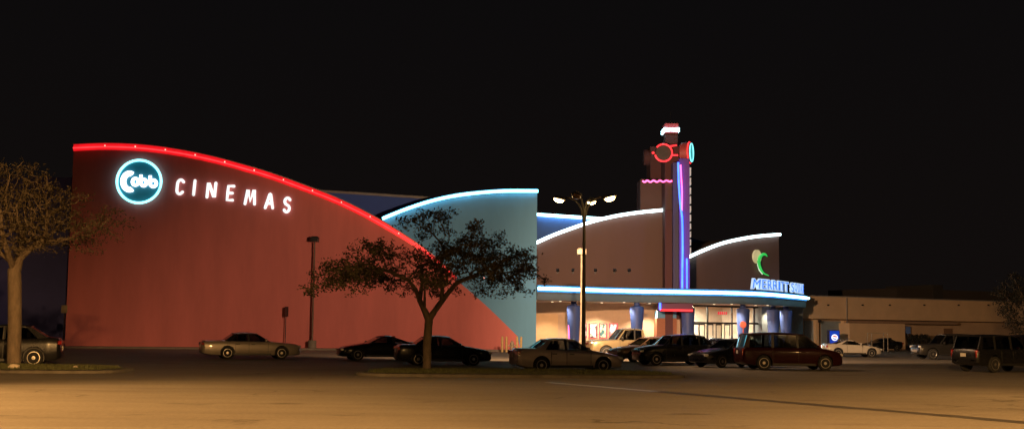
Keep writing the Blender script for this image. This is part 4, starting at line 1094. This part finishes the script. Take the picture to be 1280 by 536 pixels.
    q = MB(); q.box((L2 * .995, 0, zh - .02), (.05, hw * .72, .10)); part('grille', q, CHROME if kind in ('big_sedan', 'pickup') else TRIM)
    for sd in (1, -1):
        q = MB()
        q.box((0, sd * (hw * .985), zb0 + .07), (K['af'] - K['ar'] - 2 * K['r'] - .2, .05, .10))
        for sx in [xc - .15] + [b[0] for b in K['B'][:1]] + ([K['ar'] + .42] if kind not in ('coupe', 'roadster') else []):
            q.box((sx, sd * (hw * .992), (zb0 + belt(sx)) / 2 + .04), (.014, .03, belt(sx) - zb0 - .22))
        part('side_sill', q, TRIM)
    for ax in (K['af'], K['ar']):
        for sd in (1, -1): wheel_parts(t, ax, sd * (hw - .12), K['r'], sd)
    t.rotation_euler = (0, 0, R(heading))
    return t

def cg(px, D): 
    p = gx(px, D); return (p.x, p.y, 0)
P_BLACK = paint('black', (.008, .008, .009), .0, .28); P_BLACK2 = paint('ink', (.010, .010, .014), .0, .28)
P_SILVER = paint('silver', (.50, .43, .41), .35, .34); P_CHAMP = paint('champagne', (.27, .235, .205), .3, .38)
P_GOLD = paint('pale_gold', (.17, .135, .075), .45, .4); P_BRONZE = paint('bronze', (.13, .08, .05), .5, .35)
P_MAROON = mat('paint_maroon', (.020, .004, .004), .3, 0, var=.05, coat=.12, spec=.12); P_WHITE = paint('white', (.36, .33, .28), .0, .4); P_NAVY = paint('navy', (.015, .018, .03), .3, .25)
P_GREY = paint('grey', (.10, .095, .09), .5, .3)
LOT = 'cars parked in the cinema lot'
make_car('crossover', 'black car with bright spoked wheel behind the left tree trunk', cg(0, 50.6), 196, P_BLACK, LOT).scale = (1.08, 1.08, 1.12)
make_car('big_sedan', 'long pale tan sedan with dark roof alone before the middle of the red wall', cg(312, 66.5), 20, P_CHAMP, LOT, roofm=P_BLACK2)
make_car('coupe', 'black coupe facing left with its tail hidden by the black sedan', cg(474, 66), 199, P_BLACK, LOT)
make_car('sedan', 'black sedan facing right behind the slender tree trunk', cg(553, 58.7), 13, P_BLACK2, LOT)
make_car('sedan', 'silver beige sedan nearest the camera beside the middle island', cg(707, 50.8), 15, P_SILVER, LOT)
make_car('pickup', 'pale gold crew cab pickup truck behind the silver beige sedan', cg(786, 76), 196, P_GOLD, LOT, cat='pickup')
make_car('sedan', 'bronze sedan facing left between the pickup and the black hatchback', cg(810, 69), 203, P_BRONZE, LOT)
make_car('hatch', 'tall rounded black hatchback in front of the cinema entrance', cg(842, 63), 196, P_BLACK, LOT)
make_car('coupe', 'dark car half hidden behind the black hatchback, below the entrance doors', cg(892, 74), 200, P_NAVY, LOT)
make_car('sedan', 'black sedan angled towards the camera, overlapped by the maroon minivan', cg(915, 60.5), 212, P_BLACK2, LOT)
make_car('minivan', 'dark maroon minivan facing right in front of the canopy end', cg(985, 57.3), 4, P_MAROON, LOT, cat='minivan')
make_car('roadster', 'small white coupe facing right beyond the maroon minivan', cg(1064, 88), 2, P_WHITE, LOT)
make_car('roadster', 'small dark car parked against the tan storage wall', cg(1102, 117), 205, P_BLACK, LOT)
make_car('suv', 'grey sport utility vehicle facing left before the mall wing', cg(1184, 83), 186, paint('dark_grey', (.022, .021, .020), .2, .3), LOT, low=P_CHAMP)
make_car('suv', 'black sport utility vehicle with tail lights towards camera at the right edge', cg(1250, 57.5), 26, P_BLACK, LOT)
make_car('suv', 'black sport utility vehicle mostly hidden behind the one at the right edge', cg(1300, 72), 20, P_BLACK2, LOT)

# metal cart frame beside the small dark car
p = gx(1100, 113.5)
cf = thing('cart_frame', 'pale tubular frame standing before the tan storage wall', 'cart frame', p)
s = MB()
for dx_ in (-.75, .75):
    for dy in (0, 1.3):
        s = MB(); s.tube([p + Vector((dx_, dy, 0)), p + Vector((dx_, dy, 1.75))], .035, 6); s.build('upright', STEELTAN, cf)
for dy in (0, 1.3):
    s = MB(); s.tube([p + Vector((-.75, dy, 1.72)), p + Vector((.75, dy, 1.72))], .035, 6); s.build('crossbar', STEELTAN, cf)

# ------------------------------------------------------------------ trees
BARK = mat('bark', (.155, .115, .078), .9, var=.35, vscale=7, bump=.8, bscale=25, stretch=(1, 1, .35))
def grow(seed, trunk, attract, step, di, dk, iters, tip, expo=2.3):
    rng = np.random.default_rng(seed)
    nodes = [np.array(p, float) for p in trunk[0]]; par = [-1] + list(range(len(nodes) - 1))
    for limb in trunk[1:]:
        last = limb[0]
        for p in limb[1]: nodes.append(np.array(p, float)); par.append(last); last = len(nodes) - 1
    A = np.array(attract); alive = np.ones(len(A), bool)
    near = np.full(len(A), -1); nd = np.full(len(A), 1e9)
    def upd(i0):
        for i in range(i0, len(nodes)):
            d = np.linalg.norm(A - nodes[i], axis=1); k = d < nd; nd[k] = d[k]; near[k] = i
    upd(0)
    for it in range(iters):
        act = alive & (nd < di)
        if not act.any(): break
        n0 = len(nodes)
        for i in np.unique(near[act]):
            k = act & (near == i); v = A[k] - nodes[i]; v /= np.linalg.norm(v, axis=1)[:, None] + 1e-9; d = v.mean(0) + rng.normal(0, .12, 3)
            l = np.linalg.norm(d)
            if l < 1e-3: continue
            q = nodes[i] + d / l * step; nodes.append(q); par.append(int(i))
        if len(nodes) == n0: break
        upd(n0); alive &= nd > dk
    n = len(nodes); ch = [[] for _ in range(n)]
    for i, p in enumerate(par):
        if p >= 0: ch[p].append(i)
    rad = np.zeros(n)
    for i in range(n - 1, -1, -1):
        rad[i] = tip if not ch[i] else sum(rad[c] ** expo for c in ch[i]) ** (1 / expo)
    # children may have smaller index than parents only in the trunk lists; one more pass keeps it consistent
    for i in range(n - 1, -1, -1):
        if ch[i]: rad[i] = max(tip, sum(rad[c] ** expo for c in ch[i]) ** (1 / expo))
    return np.array(nodes), par, ch, rad
def wood(nodes, par, ch, rad, rmax, base):
    s = MB(); done = set(); starts = [(0, None)]
    sc_ = rmax / rad[0] if rad[0] > 0 else 1
    f = lambda i: max(rad[i] * (1 + (sc_ - 1) * min(1, (rad[i] / rad[0]) ** .8)), .008)
    stack = [(0, -1)]
    while stack:
        i, p = stack.pop(); chain = ([p] if p >= 0 else []) + [i]; cur = i
        while ch[cur]:
            c = sorted(ch[cur], key=lambda k: -rad[k]); 
            for o in c[1:]: stack.append((o, cur))
            cur = c[0]; chain.append(cur)
        if len(chain) < 2: continue
        rs = [f(k) for k in chain]
        if p >= 0: rs[0] = min(rs[0], rs[1] * 1.3)
        s.tube([Vector(nodes[k]) + base for k in chain], rs, 9 if rs[0] > .06 else 5 if rs[0] > .025 else 3)
    return s
def leaves(nodes, ch, rad, base, per, size, spread, seed, maxr, keep=1.0):
    rng = np.random.default_rng(seed); s = MB()
    for i in range(len(nodes)):
        if rad[i] > maxr or rng.random() > keep: continue
        k = int(per * (1.0 if not ch[i] else .6))
        for _ in range(k):
            p = nodes[i] + rng.normal(0, spread, 3) * np.array([1, 1, .7]); a = rng.normal(0, 1, 3); a /= np.linalg.norm(a)
            b = np.cross(a, rng.normal(0, 1, 3)); b /= np.linalg.norm(b) + 1e-9; l = size * rng.uniform(.6, 1.3); w_ = l * .42
            p = Vector(p) + base; a, b = Vector(a), Vector(b)
            s.add([p - a * l * .5, p + b * w_ * .5, p + a * l * .5, p - b * w_ * .5], [[0, 1, 2, 3]])
    return s
def crown_points(seed, n, clumps, shape, clump_r):
    rng = np.random.default_rng(seed); C = []
    while len(C) < clumps:
        v = rng.uniform(-1, 1, 3); p = shape(v)
        if p is not None: C.append(p)
    C = np.array(C); out = []
    for _ in range(n):
        c = C[rng.integers(len(C))]; out.append(c + rng.normal(0, 1, 3) * np.array(clump_r))
    return out
# umbrella shaped tree on the middle island
b = gx(533, 47.3); base = Vector((b.x, b.y, .12))
def shp(v):
    x, y = v[0] * 4.4, v[1] * 3.9; q = math.hypot(v[0], v[1])
    if q > 1: return None
    zu = 6.35 - 2.3 * (math.hypot(v[0] - .15, v[1]) ** 1.5) + .2 * math.sin(x * 2.1) * (1 - q); zl = 3.85 - .85 * q ** 2
    return (x + .05, y, zl + (zu - zl) * (v[2] * .5 + .5))
att = crown_points(12, 1900, 84, shp, (.33, .33, .19))
tr_ = [[(0, 0, 0), (.02, 0, .5), (0, 0, 1.0), (.03, 0, 1.5), (.06, .02, 2.0), (.10, .03, 2.25)],
       (4, [(-.12, .05, 2.35), (-.32, .1, 2.75), (-.5, .1, 3.2), (-.8, .05, 3.55), (-1.4, 0, 3.8)]), (7, [(-.25, .4, 3.5), (-.3, .8, 4.0)]),
       (4, [(.30, -.05, 2.35), (.55, -.1, 2.7), (.85, -.1, 3.1), (1.15, -.08, 3.45), (1.75, -.05, 3.7)]), (14, [(.6, -.2, 3.5), (.5, -.4, 4.0), (.6, -.4, 4.5)]), (6, [(-.1, -.3, 3.2), (.0, -.8, 3.7)])]
nodes, par, ch, rad = grow(3, tr_, att, .17, 2.4, .26, 160, .0085)
T1 = thing('shade_tree', 'slender umbrella shaped tree with open leafy crown on the middle island', 'tree', (b.x, b.y, .12), group='trees in the lot')
wood(nodes, par, ch, rad, .165, base).build('trunk', BARK, T1, smooth=60)
LEAF1 = mat('oak_leaf', (.065, .054, .020), .6, island=.5)
leaves(nodes, ch, rad, base, 20, .13, .12, 5, .018).build('crown', LEAF1, T1)
# left tree, thinly leaved
b = gx(17, 47.2); base = Vector((b.x, b.y, .15))
def shp2(v):
    q = math.sqrt(v[0] ** 2 + v[1] ** 2 + (v[2] if v[2] > 0 else v[2] * 1.0) ** 2)
    if q > 1: return None
    return (v[0] * 3.75 - .1, v[1] * 3.4, 5.75 + v[2] * (1.95 if v[2] > 0 else 1.75))
att = crown_points(21, 2300, 85, shp2, (.32, .32, .22))
tr_ = [[(0, 0, 0), (-.02, 0, .8), (-.04, 0, 1.6), (-.08, 0, 2.4), (-.12, 0, 3.2), (-.16, 0, 3.7)],
       (5, [(-.4, .1, 4.1), (-.9, .15, 4.5)]), (5, [(.1, -.1, 4.2), (.5, -.15, 4.6), (1.0, -.2, 4.9)]), (5, [(-.15, .3, 4.3), (-.1, .6, 4.9)]), (5, [(-.2, -.5, 4.3), (-.25, -.9, 4.8)])]
nodes, par, ch, rad = grow(8, tr_, att, .17, 2.6, .25, 160, .010)
T2 = thing('shade_tree', 'tall thinly leaved brownish tree on the island at the left edge', 'tree', (b.x, b.y, .15), group='trees in the lot')
wood(nodes, par, ch, rad, .26, base).build('trunk', BARK, T2, smooth=60)
leaves(nodes, ch, rad, base, 13, .11, .14, 6, .018).build('crown', mat('brown_leaf', (.055, .041, .019), .7, island=.5), T2)
# dark tree far right
b = gx(1283, 112); base = Vector((b.x, b.y, 0))
def shp3(v):
    if v[0] ** 2 + v[1] ** 2 + v[2] ** 2 > 1: return None
    return (v[0] * 2.6, v[1] * 2.6, 4.6 + v[2] * 2.6)
att = crown_points(31, 900, 70, shp3, (.35, .35, .3))
nodes, par, ch, rad = grow(9, [[(0, 0, 0), (0, 0, .7), (.02, 0, 1.4), (0, .02, 2.0), (0, 0, 2.6)]], att, .25, 3.5, .35, 90, .012)
T3 = thing('dark_tree', 'dense dark tree in front of the mall wing at the right edge', 'tree', base)
wood(nodes, par, ch, rad, .16, base).build('trunk', BARK, T3, smooth=60)
leaves(nodes, ch, rad, base, 14, .2, .2, 7, .03).build('crown', mat('dark_leaf', (.012, .013, .008), .7, island=.5), T3)
# dark clipped shrubs by the mall wall
for k, (px, lab) in enumerate(((1143, 'dark rounded shrub before the mall wall, nearest the storage wall'), (1155, 'dark rounded shrub before the mall wall, beside the grey vehicle'))):
    b = gx(px, 118); rng = np.random.default_rng(40 + k); s = MB()
    for _ in range(1800):
        v = rng.normal(0, 1, 3); v /= np.linalg.norm(v); v *= rng.uniform(.7, 1.05) * (1 + .12 * math.sin(v[0] * 7 + v[2] * 5)); p = Vector((b.x + v[0] * .62, b.y + v[1] * .62, .85 + v[2] * .8))
        if p.z < .05: continue
        a = Vector(rng.normal(0, 1, 3)).normalized() * .07; c = a.orthogonal() * .7
        s.add([p - a, p + c, p + a, p - c], [[0, 1, 2, 3]])
    t = thing('shrub', lab, 'shrub', b, group='shrubs by the mall wall')
    s.build('foliage', MATS['dark_leaf'], t); s = MB(); s.tube([b, b + Vector((0, 0, .9))], .05, 6); s.build('stem', BARK, t)

# lamp posts of the same lot just outside the photograph that light the near asphalt
four_arm((-21, 25, 0), 'four armed lamp post lighting the near lot, beyond the left edge of the photo', R(5), P_NEAR * .58, (1, .12, .6, 1), H=11, aim=.9, cone=100)
four_arm((25, 27, 0), 'four armed lamp post lighting the near lot, beyond the right edge of the photo', R(0), P_NEAR * .25, (1, .3, 1, 1), H=11, aim=.9, cone=100)
four_arm((2, 1, 0), 'four armed lamp post standing behind the photographer', R(45), P_NEAR * 2.4, (1, .75, .4, .4), H=11, aim=1.4, cone=92)
